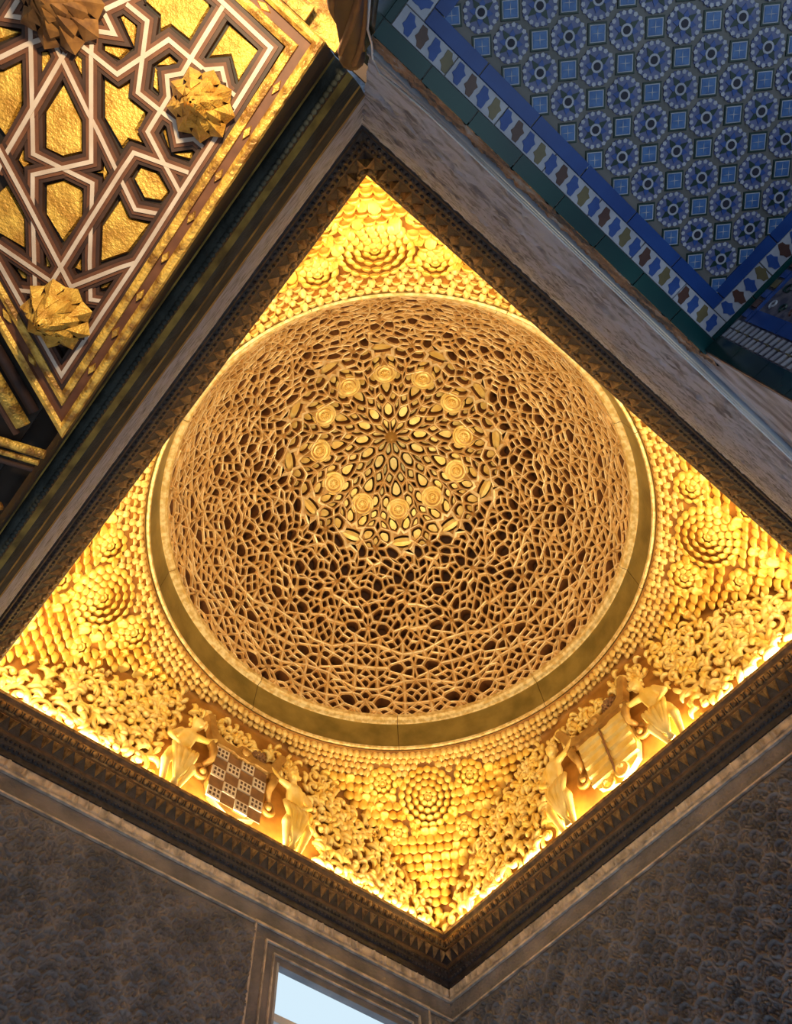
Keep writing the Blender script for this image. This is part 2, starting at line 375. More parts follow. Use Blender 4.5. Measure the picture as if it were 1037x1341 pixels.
for nm, ((A, B), nrm, lab) in SIDES.items():
    A = np.array(A, float); B = np.array(B, float); t = (B - A) / np.linalg.norm(B - A); n = np.array(nrm, float)
    v = []; 
    for d, z in PROF: 
        p = A + n * d + t * d; q = B + n * d - t * d; v += [(p[0], p[1], z), (q[0], q[1], z)]
    f = [(2 * i, 2 * i + 1, 2 * i + 3, 2 * i + 2) for i in range(len(PROF) - 1)]
    co = obj(nm, v, f, [M['wood'], M['wood_gold'], M['wood_black']], mi=PM)
    tag(co, lab, kind='structure')
    L = np.linalg.norm(B - A)
    def row(me, name, d0, z0_, d1, z1_, pitch):
        dm, zm = (d0 + d1) / 2, (z0_ + z1_) / 2
        up_ = Vector((n[0] * (d1 - d0), n[1] * (d1 - d0), z1_ - z0_)).normalized(); rt = Vector((t[0], t[1], 0))
        out = up_.cross(rt)
        if out.dot(Vector((n[0], n[1], -.3))) < 0: rt = -rt; out = -out
        k = int((L - 2 * dm) / pitch)
        for i in range(k):
            p = A + n * dm + t * (dm + (L - 2 * dm) * (i + .5) / k)
            mw = Matrix((rt, out, up_)).transposed().to_4x4(); mw.translation = (p[0], p[1], zm + ZC)
            link(name, me, co, mw)
    row(tri_me, 'tooth', .140, 7.635, .205, 7.765, .145)
    row(egg_me, 'leaf_carving', .228, 7.815, .255, 7.885, .105)
    # small dark beads of the lowest course, too small to pick apart
    bd = MB(); k = int((L - .2) / .062)
    for rr, (d, z) in enumerate(((.062, 7.49), (.105, 7.55))):
        for i in range(k):
            p = A + n * d + t * (.1 + (L - .2) * (i + .5 * (rr % 2) + .25) / k)
            bd.ball((p[0], p[1], z), .023, 6, 4)
    o = bd.build('bead_course', M['wood_black'], co, True); o['kind'] = 'stuff'
    # light strip lying in the trough behind the lip
    p = A + n * .13 + t * .3; q = B + n * .13 - t * .3
    lo_ = (min(p[0], q[0]) - .012 * abs(n[0]), min(p[1], q[1]) - .012 * abs(n[1]), 8.013); hi_ = (max(p[0], q[0]) + .012 * abs(n[0]), max(p[1], q[1]) + .012 * abs(n[1]), 8.033)
    slab('light_strip', lo_, hi_, M['led'], co)

# ================================================================ gold pendentives
HALF = 3.925
ZP0, ZP1 = 8.35, 10.30
def R_of(t): return 3.74 + 1.82 * np.maximum(1 - t, 0) ** .72
def pend_pt(ang, t, inset=0.0):
    c, s = math.cos(ang), math.sin(ang)
    R = min(float(R_of(t)), (HALF) / max(abs(c), abs(s))) - inset
    return Vector((CX_ + R * c, CY_ + R * s, ZP0 + (ZP1 - ZP0) * t))
# one muqarnas cell: a hooded scallop with a hollow under its lip (x width, y out, z up)
def scallop(w, h, d, nu=7):
    b = MB(); v = []; rows = []
    sec = [(0.0, 1.0), (.50, .92), (.90, .58), (1.06, .12), (1.02, .0), (.86, .04), (.60, .42), (.28, .56), (.0, .50)]      # (out, up): hood, lip, hollow
    for i in range(nu):
        u = -1 + 2 * i / (nu - 1); k = math.sqrt(max(0, 1 - u * u * .94)); low = .34 * u * u
        for j, (o_, z_) in enumerate(sec):
            zz = z_ * (1 - .30 * u * u) + (low if j > 2 else 0) - .30
            if j > 4: zz = min(zz, .62 * (1 - .6 * u * u) - .30 + low)
            v.append((.5 * w * u * (1 if j < 5 else .86), d * o_ * (.22 + .78 * k), h * zz))
    m_ = len(sec)
    f = [(i * m_ + j, (i + 1) * m_ + j, (i + 1) * m_ + j + 1, i * m_ + j + 1) for i in range(nu - 1) for j in range(m_ - 1)]
    b.add(v, f); return b
def niche(w, h, d, nu=8):
    """hollow scallop: an arched lip standing out over a concave shell"""
    b = MB(); v = []; sec = [(.0, 1.02), (.75, 1.0), (1.0, .90), (.92, .72), (.52, .42), (.22, .12), (.06, -.22)]
    for i in range(nu):
        u = -1 + 2 * i / (nu - 1); k = math.sqrt(max(0, 1 - u * u)); rib = .10 * math.cos(u * math.pi * 3.0)
        for j, (o_, z_) in enumerate(sec):
            oo = o_ * (.35 + .65 * k) + (rib * o_ if 2 < j < 6 else 0)
            v.append((.5 * w * u * (1 if j < 5 else .75 - .2 * (j - 5)), d * oo, h * (z_ * (1 - .22 * u * u) - .35)))
    m_ = len(sec); b.add(v, [(i * m_ + j, (i + 1) * m_ + j, (i + 1) * m_ + j + 1, i * m_ + j + 1) for i in range(nu - 1) for j in range(m_ - 1)]); return b
def drip(w, h, d):
    """faceted hood ending in a pointed tip below, with a cusp each side"""
    b = MB(); v = [(-.5 * w, 0, .45 * h), (0, .35 * d, .62 * h), (.5 * w, 0, .45 * h), (-.5 * w, .30 * d, .12 * h), (-.24 * w, .85 * d, .20 * h), (0, 1.0 * d, .02 * h), (.24 * w, .85 * d, .20 * h), (.5 * w, .30 * d, .12 * h),
              (-.40 * w, .35 * d, -.22 * h), (-.18 * w, .70 * d, -.12 * h), (0, .85 * d, -.52 * h), (.18 * w, .70 * d, -.12 * h), (.40 * w, .35 * d, -.22 * h), (-.3 * w, 0, -.2 * h), (0, .15 * d, -.30 * h), (.3 * w, 0, -.2 * h)]
    b.add(v, [(0, 3, 4, 1), (1, 4, 5), (1, 5, 6), (1, 6, 7, 2), (3, 8, 9, 4), (4, 9, 10, 5), (5, 10, 11, 6), (6, 11, 12, 7), (8, 13, 14, 9), (9, 14, 10), (10, 14, 11), (11, 14, 15, 12)]); return b
cell_mes = [drip(.168, .170, .120).mesh('muqarnas_cell', M['muq'], False, False), niche(.172, .150, .125).mesh('muqarnas_niche', M['muq'], True, False), scallop(.166, .170, .125).mesh('muqarnas_hood', M['muq'], True, False)]
petal_me = scallop(.132, .112, .085).mesh('rosette_petal', M['muq'], True, False)
petal2_me = petal_me
CSV = [(q.v, q.f) for q in (scallop(.122, .128, .090, 6), drip(.120, .130, .090))]
hub = MB()
hub.lathe([(.0, .035), (.025, .03), (.035, .0), (.045, .012), (.06, .02), (.075, .0), (.08, -.02)], 12); hub_me = hub.mesh('rosette_hub', M['muq'], True, False)
PLAB = ['gold honeycombed corner vault above the meeting of the two plaster walls', 'gold honeycombed corner vault between the window wall and the wooden passage',
        'gold honeycombed corner vault squeezed between wooden passage and tiled doorway', 'gold honeycombed corner vault between tiled doorway and windowless plaster wall']
for k in range(4):
    a0 = math.pi / 2 * k; ac = a0 + math.pi / 4
    NA, NT = 46, 16; v = []
    for j in range(NT + 1):
        for i in range(NA + 1): v.append(pend_pt(a0 + math.pi / 2 * i / NA, -.06 + 1.06 * j / NT))
    for i in range(NA + 1): v.append(pend_pt(a0 + math.pi / 2 * i / NA, 1.0) + Vector((0, 0, .015)))
    f = [(j * (NA + 1) + i, (j + 1) * (NA + 1) + i, (j + 1) * (NA + 1) + i + 1, j * (NA + 1) + i + 1) for j in range(NT + 1) for i in range(NA)]
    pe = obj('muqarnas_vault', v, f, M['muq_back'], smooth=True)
    tag(pe, PLAB[k], 'vault', 'corner vaults under the dome')
    # rosettes: one big, two small beside it, one small below
    tR = .78
    ros = []
    for da, tt, rings in ((0, tR, ((.10, 7), (.20, 11), (.305, 16), (.41, 21))), (.175, .86, ((.10, 7), (.19, 11))), (-.175, .86, ((.10, 7), (.19, 11))), (.115, .58, ((.10, 7),)), (-.115, .58, ((.10, 7),))):
        P = pend_pt(ac + da, tt); e = .01
        ta = (pend_pt(ac + da + e, tt) - pend_pt(ac + da - e, tt)).normalized(); tz = (pend_pt(ac + da, tt + e) - pend_pt(ac + da, tt - e)).normalized()
        nn = ta.cross(tz); 
        if nn.dot(Vector((CX_, CY_, 8)) - P) < 0: nn = -nn
        e2 = nn.cross(ta).normalized()
        ros.append((P, rings[-1][0] + .07))
        mw = Matrix((ta, e2, nn)).transposed().to_4x4(); mw.translation = P + nn * .05 + Vector((0, 0, ZC)); link('rosette_hub', hub_me, pe, mw)
        for ri, (rr, cnt) in enumerate(rings):
            for i in range(cnt):
                w = 2 * math.pi * (i + .5 * (ri % 2)) / cnt
                rad = ta * math.cos(w) + e2 * math.sin(w)
                z_ax = rad; y_ax = nn; x_ax = y_ax.cross(z_ax)
                mw = Matrix((x_ax, y_ax, z_ax)).transposed().to_4x4()
                mw.translation = P + rad * rr + nn * (.012 + .014 * ri) + Vector((0, 0, ZC))
                link('rosette_petal', petal2_me if ri % 2 else petal_me, pe, mw)
    # tiers of cells, evenly spaced up the curve; the fine upper courses are joined
    extra = MB(); NS = 200; cum = [0]
    for q in range(NS): cum.append(cum[-1] + math.hypot(float(R_of((q + 1) / NS) - R_of(q / NS)), (ZP1 - ZP0) / NS))
    lev = .06; j = 0
    while lev < cum[-1] - .03:
        t = float(np.interp(lev, cum, np.arange(NS + 1) / NS)); R = float(R_of(t)); small = R < 4.12
        half = math.acos(min(1, HALF / R)) if R > HALF else 0
        sp = math.pi / 2 - 2 * half
        n_ = max(1, int(sp * R / (.104 if small else .138)))
        for i in range(n_):
            a = a0 + half + sp * (i + .5 + .5 * (j % 2) - .25) / n_
            P = pend_pt(a, t)
            if any((P - c).length < r_ for c, r_ in ros): continue
            out = Vector((CX_ - P.x, CY_ - P.y, 0)).normalized(); out = (out + Vector((0, 0, -.35 - .5 * t))).normalized()
            rt = out.cross(Vector((0, 0, 1))).normalized(); up_ = rt.cross(out)
            sc = RNG.uniform(.92, 1.08); hw = .5 * sc * (.125 if small else .172)
            P.z = min(P.z, 10.24)
            for sg in (-1, 1):                            # a cell beside the wall abuts it instead of passing into it
                q = P + rt * (sg * hw); ex = abs(q.x - CX_) - HALF; ey = abs(q.y - CY_) - HALF
                if ex > 0: P.x -= math.copysign(ex, q.x - CX_)
                if ey > 0: P.y -= math.copysign(ey, q.y - CY_)
            mw = Matrix((rt * sc, out * RNG.uniform(.85, 1.25), up_ * sc)).transposed().to_4x4(); mw.translation = P + Vector((0, 0, ZC))
            if small: q = CSV[(i + j) % 2]; extra.add([mw @ Vector(p) for p in q[0]], q[1])
            else: link('muqarnas_cell', cell_mes[2 if RNG.random() < .72 else int(RNG.integers(0, 2))], pe, mw)
        lev += .102 if small else .132; j += 1
    o = extra.build('fine_cell_course', M['muq_pale'], pe, True, shift=False); o['kind'] = 'stuff'

# ================================================================ ring under the dome
RZ0, RZ1 = 10.33, 11.0
rg = empty('dome_ring', (CX_, CY_, RZ0 + ZC)); tag(rg, 'olive bronze ring with worn gold edges at the foot of the dome', 'ring')
rp = [(3.78, .10), (3.78, .02), (3.72, -.02), (3.685, -.02), (3.675, .015), (3.69, .03), (3.70, .05), (3.66, .55), (3.64, .57), (3.59, .58), (3.565, .62), (3.565, .70), (3.60, .74)]
rm = [0, 0, 1, 1, 0, 0, 0, 1, 1, 1, 1, 1]
NSEG = 9
b = MB(); b.lathe([(3.80, .12), (3.79, .0), (3.72, .0), (3.72, .595), (3.86, .595)], 96); b.build('ring_core', M['shell'], rg, True, False)
for sgm in range(NSEG):
    w0 = 2 * math.pi * (sgm + .28) / NSEG + .0012; w1 = 2 * math.pi * (sgm + 1.28) / NSEG - .0012; n_ = 24; v = []
    for i in range(n_ + 1):
        w = w0 + (w1 - w0) * i / n_
        for r_, z_ in rp: v.append((r_ * math.cos(w), r_ * math.sin(w), z_))
    m_ = len(rp)
    f = [(i * m_ + j, i * m_ + j + 1, (i + 1) * m_ + j + 1, (i + 1) * m_ + j) for i in range(n_) for j in range(m_ - 1)]
    obj('ring_segment', v, f, [M['ring'], M['ring_lip']], rg, mi=rm * n_, shift=False)

# ================================================================ lattice dome
RD, HD, ZD = 3.62, 4.52, 10.94
def dome_pt(d, depth=0.0):
    """unit direction -> point on the dome, depth > 0 lies behind the face"""
    d = np.asarray(d, float); d = d / np.linalg.norm(d)
    n = np.array([d[0] / RD, d[1] / RD, d[2] / HD]); n /= np.linalg.norm(n)
    return np.array([RD * d[0], RD * d[1], HD * d[2]]) + n * depth
seeds = [(0, 0, 'apex')]
def add_row(phi, n, off, kind): 
    for i in range(n): seeds.append((phi, off + 360 / n * i, kind))
add_row(15.0, 12, 0, 's'); add_row(24.0, 12, 15, 'med'); add_row(26.5, 12, 0, 's'); add_row(35.5, 12, 15, 'spin'); add_row(36.5, 12, 0, 'star')
add_row(49.5, 12, 15, 'star'); add_row(61.5, 12, 0, 'star'); add_row(73.0, 12, 15, 'star'); add_row(84.5, 12, 0, 'star')
to_dir = lambda phi, th: np.array([math.sin(math.radians(phi)) * math.cos(math.radians(th)), math.sin(math.radians(phi)) * math.sin(math.radians(th)), math.cos(math.radians(phi))])
# small seeds: ten around every star, merged where two rings meet, then gaps filled
BIGR = .140; small = []
for phi, th, kd in seeds:
    if kd != 'star': continue
    c = to_dir(phi, th); a_ = np.array([0, 0, 1.]); e1 = np.cross(a_, c); e1 /= np.linalg.norm(e1); e2 = np.cross(c, e1)
    for i in range(10):
        w = 2 * math.pi * (i + .5) / 10; p = c + BIGR * (math.cos(w) * e1 + math.sin(w) * e2); p /= np.linalg.norm(p)
        small.append(p)
fixed = [to_dir(p, t) for p, t, k in seeds]; big = [to_dir(p, t) for p, t, k in seeds if k == 'star']
keep = []
for p in small:
    if p[2] < .02 or p[2] > math.cos(math.radians(41.5)): continue
    for i, (q, n) in enumerate(keep):
        if np.linalg.norm(p - q / n) < .082: keep[i] = (q + p, n + 1); break
    else: keep.append((p.copy(), 1))
small = [q / np.linalg.norm(q) for q, n in keep]
grid = []; gpar = []
for ph in np.arange(41, 89.6, 1.1):
    k_ = max(4, int(15 * math.sin(math.radians(ph)) / 1.1))
    for q in range(12):
        for i in range(-k_, k_): grid.append(to_dir(ph, 30 * q + 15 * (i + .5) / k_)); gpar.append((ph, 15 * (i + .5) / k_, q))
G = np.array(grid); alls = np.array(fixed + small); dmin = np.min(np.linalg.norm(G[:, None] - alls[None], axis=2), axis=1)
wedge = np.array([q == 0 and th > 0 for ph, th, q in gpar])
for _ in range(60):                                       # fill gaps, twelvefold and mirrored
    i = int(np.argmax(np.where(wedge, dmin, 0)))
    if dmin[i] < .094: break
    ph, th, _q = gpar[i]; r_ = math.sin(math.radians(ph))
    if th * r_ < 2.6: ths = [0]
    elif (15 - th) * r_ < 2.6: ths = [15]
    else: ths = [th, -th]
    for t_ in ths:
        for q in range(12):
            p = to_dir(ph, 30 * q + t_); small.append(p); dmin = np.minimum(dmin, np.linalg.norm(G - p, axis=1))
BG = np.array(big)
for _ in range(4):                                        # even out the small seeds, stars stay
    alls = np.array(fixed + small); own = np.argmin(np.linalg.norm(G[:, None] - alls[None], axis=2), axis=1)
    for k in range(len(small)):
        g_ = G[own == len(fixed) + k]
        if len(g_):
            q = .5 * small[k] + .5 * g_.mean(0); q /= np.linalg.norm(q)
            d_ = np.linalg.norm(BG - q, axis=1); j = int(np.argmin(d_))
            if d_[j] < BIGR * .98: q = BG[j] + (q - BG[j]) * BIGR * .98 / d_[j]; q /= np.linalg.norm(q)
            small[k] = q
dirs = [tuple(d) for d in fixed] + [tuple(q) for q in small]; kinds = [k for _, _, k in seeds] + ['s'] * len(small)
n_up = len(dirs)
dirs += [(x, y, -z) for x, y, z in dirs]; kinds += ['m'] * n_up
bm = bmesh.new()
for d in dirs: bm.verts.new(d)
bm.verts.ensure_lookup_table(); bm.verts.index_update()
bmesh.ops.convex_hull(bm, input=bm.verts)
bmesh.ops.triangulate(bm, faces=bm.faces)
tris = [[v.index for v in f.verts] for f in bm.faces]; bm.free()
D = np.array(dirs)
cc = []
for a, b_, c in tris:
    n = np.cross(D[b_] - D[a], D[c] - D[a]); n /= np.linalg.norm(n) + 1e-12
    if n.dot(D[a]) < 0: n = -n
    cc.append(n)
cc = np.array(cc); vid = -np.ones(len(cc), int); VV = []
for i in range(len(cc)):                                  # merge cocircular corners
    for j, w in enumerate(VV):
        if np.linalg.norm(cc[i] - w) < .022: vid[i] = j; break
    else: vid[i] = len(VV); VV.append(cc[i])
VV = np.array(VV)
inc = [[] for _ in dirs]
for ti, t in enumerate(tris):
    for s_ in t: inc[s_].append(vid[ti])
def frame(c):
    a = np.array([0, 0, 1.]) if abs(c[2]) < .9 else np.array([1., 0, 0])
    e1 = np.cross(a, c); e1 /= np.linalg.norm(e1); return e1, np.cross(c, e1)
faces = []                                                # (polygon on the unit sphere, kind, centre)
around = {}; mid_set = {}
for s_ in range(len(dirs)):
    c = D[s_]; ids = list(dict.fromkeys(inc[s_])); 
    if len(ids) < 3 or c[2] < -.35: continue
    e1, e2 = frame(c)
    ids.sort(key=lambda i: math.atan2((VV[i] - c).dot(e2), (VV[i] - c).dot(e1)))
    n = len(ids); mids = [VV[ids[i]] + VV[ids[(i + 1) % n]] for i in range(n)]; mids = [x / np.linalg.norm(x) for x in mids]
    beta = .52 if n >= 8 else .56
    m2 = [np.array([x.dot(e1), x.dot(e2)]) / x.dot(c) for x in mids]; v2 = [np.array([VV[i].dot(e1), VV[i].dot(e2)]) / VV[i].dot(c) for i in ids]
    qs = []; TH = math.radians(55)
    for i in range(n):                                    # strips leave each edge middle at one angle, so they run straight on
        vv = v2[i]; q = None; ray = []
        for mm in (m2[i - 1], m2[i]):
            d_ = (vv - mm); d_ = d_ / (np.linalg.norm(d_) + 1e-9); nr = np.array([-d_[1], d_[0]])
            if nr.dot(-mm) < 0: nr = -nr
            ray.append((mm, math.cos(TH) * d_ + math.sin(TH) * nr))
        (pa, ra), (pb, rb) = ray; den = ra[0] * rb[1] - ra[1] * rb[0]
        if abs(den) > 1e-4:
            t_ = ((pb[0] - pa[0]) * rb[1] - (pb[1] - pa[1]) * rb[0]) / den; q = pa + t_ * ra
            lv = np.linalg.norm(vv); f_ = q.dot(vv) / lv ** 2
            if t_ < 0 or not .34 < f_ < .80 or np.linalg.norm(q - vv * f_) > .3 * lv: q = None
        if q is None: q = vv * (.62 if n >= 8 else .52)
        x = c + q[0] * e1 + q[1] * e2; qs.append(x / np.linalg.norm(x))
    for i in range(n):
        key = ids[i]; d_ = around.setdefault(key, [])
        d_.append(qs[i]); d_.append(mids[i]); d_.append(mids[i - 1]); mid_set.setdefault(key, []).extend([mids[i], mids[i - 1]])
    if kinds[s_] in ('med', 'spin'):
        poly = []
        for i in range(n): poly += [qs[i], mids[i]]
        faces.append((poly, kinds[s_], c))
    else:
        for i in range(n):
            faces.append(([c, qs[i], mids[i], qs[(i + 1) % n]], 'petal', c))
for key, pts in around.items():
    c = VV[key]; e1, e2 = frame(c); uq = []
    for p in pts:
        if not any(np.linalg.norm(p - u) < 1e-4 for u in uq): uq.append(p)
    uq.sort(key=lambda p: math.atan2((p - c).dot(e2), (p - c).dot(e1)))
    if len(uq) >= 8:                                      # four strips' meeting: four kites instead of one big hole
        ms = [i for i, p in enumerate(uq) if any(np.linalg.norm(p - x) < 1e-6 for x in mid_set.get(key, []))]
        if len(ms) * 2 == len(uq):
            for a_ in range(len(ms)):
                i0, i1 = ms[a_], ms[(a_ + 1) % len(ms)]; seq = [uq[i0]]; k_ = i0
                while k_ != i1: k_ = (k_ + 1) % len(uq); seq.append(uq[k_])
                faces.append(([c] + seq, 'petal', c))
            continue
    if len(uq) >= 4: faces.append((uq, 'knot', c))

def chaikin(P, it=2, k=.25):
    for _ in range(it):
        Q = []
        for i in range(len(P)):
            a, b_ = P[i], P[(i + 1) % len(P)]; Q += [a * (1 - k) + b_ * k, a * k + b_ * (1 - k)]
        P = Q
    return P
dome = empty('lattice_dome', (CX_, CY_, ZD + ZC)); tag(dome, 'gilded pierced star lattice dome overhead', 'dome')
gores = [MB() for _ in range(12)]; plates = []
STRIP = .0225 / RD; DEPTH = .19; RIDGE = -.030
for poly, kd, ctr in faces:
    P = [np.array([p[0], p[1], max(p[2], 0.0)]) for p in poly]; P = [p / np.linalg.norm(p) for p in P]
    if max(p[2] for p in poly) < .02 or np.mean([p[2] for p in P]) < .012: continue
    c = np.mean(P, 0); c /= np.linalg.norm(c); e1, e2 = frame(c)
    p2 = np.array([[p.dot(e1) / p.dot(c), p.dot(e2) / p.dot(c)] for p in P])
    if kd != 'petal': 
        pass
    g = p2.mean(0); n = len(p2)
    area = .5 * sum(p2[i][0] * p2[(i + 1) % n][1] - p2[(i + 1) % n][0] * p2[i][1] for i in range(n))
    if abs(area) < 6e-5: continue
    if area < 0: p2 = p2[::-1]; P = P[::-1]
    inr = min(abs(np.cross(p2[(i + 1) % n] - p2[i], g - p2[i])) / (np.linalg.norm(p2[(i + 1) % n] - p2[i]) + 1e-9) for i in range(n))
    az = math.degrees(math.atan2(c[1], c[0])); gi = int(((az + 15) % 360) // 30) % 12; gb = gores[gi]
    back = lambda q, dep: dome_pt(c + q[0] * e1 + q[1] * e2, dep)
    if kd == 'med':                                       # closed with a round medallion
        gb.add([dome_pt(p, RIDGE) for p in P] + [dome_pt(c, .03)], [(i, (i + 1) % n, n) for i in range(n)], 0)
        continue
    if kd == 'spin':
        w_az = np.array([-c[1], c[0], 0]); w_az /= np.linalg.norm(w_az); ta = np.array([w_az.dot(e1), w_az.dot(e2)]); tb = np.array([-ta[1], ta[0]])
        hole = [g + .082 * math.cos(w) * ta + .034 * math.sin(w) * (1 - .25 * math.cos(w) ** 2) * tb for w in np.linspace(0, 2 * math.pi, 20, endpoint=False)]
        pl = [g + .066 * math.cos(w) * ta + .022 * math.sin(w) * tb for w in np.linspace(0, 2 * math.pi, 16, endpoint=False)]
        plates.append(('spindle_plate', [back(q, .035) for q in pl], [back(q, .10) for q in pl]))
    else:
        f_ = max(.42, 1 - STRIP / max(inr, 1e-5))
        hole = chaikin([g + f_ * (q - g) for q in p2], 2, .20)
        if c[2] > math.cos(math.radians(36)) and inr > .016:
            pl = chaikin([g + f_ * .72 * (q - g) for q in p2], 2, .2)
            plates.append(('gold_plate', [back(q, .085) for q in pl], [back(q, .18) for q in pl]))
    ang = lambda q: math.atan2(q[1] - g[1], q[0] - g[0])
    H = sorted(hole, key=ang); Oq = sorted(range(n), key=lambda i: ang(p2[i]))
    # outer loop with the polygon's own corners, merged by angle with the hole's points
    vr = [dome_pt(P[i], RIDGE) for i in Oq]; f2 = 1 - .42 * (1 - max(.42, 1 - STRIP / max(inr, 1e-5)))
    p2 = np.array([g + f2 * (q - g) for q in p2])
    vo = [back(p2[i], RIDGE * .75) for i in Oq]; ao = [ang(p2[i]) for i in Oq]
    gb.add(vr + vo, [(q, (q + 1) % n, n + (q + 1) % n, n + q) for q in range(n)], 1)
    vi = [back(q, 0.004) for q in H]; ai = [ang(q) for q in H]; vb = [back(q, DEPTH) for q in H]
    base = vo + vi + vb; fs = []; no, ni = len(vo), len(vi)
    i = j = 0
    # walk both loops together, always advancing the one that lags in angle
    AO = ao + [ao[0] + 2 * math.pi]; j0 = min(range(ni), key=lambda q: (ai[q] - ao[0]) % (2 * math.pi))
    AI = [ao[0] + (ai[(j0 + q) % ni] - ao[0]) % (2 * math.pi) for q in range(ni)] + [ao[0] + (ai[j0] - ao[0]) % (2 * math.pi) + 2 * math.pi]
    while i < no or j < ni:
        if i < no and (j >= ni or AO[i + 1] <= AI[min(j + 1, ni)]):
            fs.append((i % no, (i + 1) % no, no + (j0 + j) % ni)); i += 1
        else:
            fs.append((i % no, no + (j0 + j + 1) % ni, no + (j0 + j) % ni)); j += 1
    fs += [(no + a, no + (a + 1) % ni, no + ni + (a + 1) % ni, no + ni + a) for a in range(ni)]
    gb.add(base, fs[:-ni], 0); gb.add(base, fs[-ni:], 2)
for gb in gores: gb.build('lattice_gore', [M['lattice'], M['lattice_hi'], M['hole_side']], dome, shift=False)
# dark shell the lattice hangs from
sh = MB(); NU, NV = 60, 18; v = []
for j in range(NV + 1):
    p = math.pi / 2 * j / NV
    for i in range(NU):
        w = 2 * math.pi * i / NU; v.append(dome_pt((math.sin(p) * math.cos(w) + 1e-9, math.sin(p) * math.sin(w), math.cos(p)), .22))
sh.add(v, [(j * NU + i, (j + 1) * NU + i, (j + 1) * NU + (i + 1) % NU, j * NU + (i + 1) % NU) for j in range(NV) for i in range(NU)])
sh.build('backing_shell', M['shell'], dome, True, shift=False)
for nm, top, bot in plates:
    n = len(top); b = MB(); b.add(list(top) + list(bot), [list(range(n))[::-1]] + [(i, (i + 1) % n, n + (i + 1) % n, n + i) for i in range(n)])
    b.build(nm, M['plate'], dome, shift=False)
# medallions, star bosses
md = MB(); md.lathe([(.0, -.05), (.05, -.055), (.075, -.02), (.09, -.045), (.115, -.05), (.13, -.015), (.15, -.01), (.165, -.045), (.19, -.05), (.205, -.015), (.225, -.035), (.24, -.03), (.25, .03)], 20)
for i in range(8): w = math.pi / 4 * i; md.ball((.06 * math.cos(w), .06 * math.sin(w), -.055), .024, 6, 4)
md_me = md.mesh('medallion', M['plate'], True, False)
bs = MB(); ns = 12; v = [(0, 0, -.10)]
for i in range(ns):
    w = 2 * math.pi * i / ns; v.append((.085 * math.cos(w), .085 * math.sin(w), -.012)); w += math.pi / ns; v.append((.035 * math.cos(w), .035 * math.sin(w), -.05))
bs.add(v, [(0, 1 + i, 1 + (i + 1) % (2 * ns)) for i in range(2 * ns)]); bs_me = bs.mesh('star_boss', M['lattice'], False, False)
ap = MB(); ap.lathe([(.0, -.22), (.05, -.20), (.08, -.12), (.11, -.08), (.14, .0)], 12); ap_me = ap.mesh('apex_boss', M['carve_br'], True, False)
for s_ in range(n_up):
    if kinds[s_] in ('med', 'star', 'apex'):
        c = D[s_]; P = dome_pt(c); e1, e2 = frame(c)
        mw = Matrix((Vector(e1), Vector(e2), Vector(c))).transposed().to_4x4(); mw.translation = Vector(P)
        link({'med': 'medallion', 'star': 'star_boss', 'apex': 'apex_boss'}[kinds[s_]], {'med': md_me, 'star': bs_me, 'apex': ap_me}[kinds[s_]], dome, mw)

# ================================================================ carved frieze and coats of arms
def spiral(b, c, r0, turns, a0, thick, lift=.05, sgn=1, m=0):
    pts = []; rad = []; N = int(10 * turns) + 4
    for i in range(N):
        s = i / (N - 1); r = r0 * (1 - .86 * s); a = a0 + sgn * 2 * math.pi * turns * s
        pts.append((c[0] + r * math.cos(a), -(lift + .05 * s), c[1] + r * math.sin(a))); rad.append(thick * (1 - .45 * s))
    b.tube(pts, rad, 6, m)
    b.ball((c[0], -(lift + .06), c[1]), thick * 1.25, 6, 4, m)
def leaf(b, p, a, L, w, lift=.04, m=0, bend=.5):
    pts = []; rad = []
    for i in range(6):
        s = i / 5; aa = a + bend * s
        pts.append((p[0] + L * s * math.cos(aa), -(lift + .07 * math.sin(math.pi * s * .8)), p[1] + L * s * math.sin(aa))); rad.append(w * (math.sin(math.pi * (.15 + .82 * s)) ** .8) + .002)
    b.tube(pts, rad, 5, m)
scroll_me = []
for vnt in range(4):
    b = MB(); sg = 1 if vnt % 2 else -1; r0 = (.17, .15, .19, .14)[vnt]
    spiral(b, (0, 0), r0, (1.3, 1.1, 1.45, 1.05)[vnt], .4 + vnt, .040, .03, sg)
    for i in range(5 + vnt % 2):
        w = .4 + vnt + sg * i * 1.05
        leaf(b, (r0 * .95 * math.cos(w), r0 * .95 * math.sin(w)), w + .5 * sg, .17, .040, .02, bend=.9 * sg)
    scroll_me.append(b.mesh('foliage_scroll', M['carve'], True, False))
leaf_me = []
for vnt in range(3):
    b = MB()
    for i in range(4 + vnt): leaf(b, (.04 * i - .07, -.05), 1.1 + .28 * i - .4, .25 - .02 * abs(i - 2), .042, .02, bend=.6 * (1 if i % 2 else -1))
    leaf_me.append(b.mesh('acanthus_leaf', M['carve'], True, False))
FX, FY = CX_ + HALF, CY_ + HALF
def zb(u):                                                # springing line of the corner vault on the wall
    R = math.hypot(HALF, u); return ZP0 + (ZP1 - ZP0) * (1 - max(0, (R - 3.74) / 1.82) ** (1 / .72))
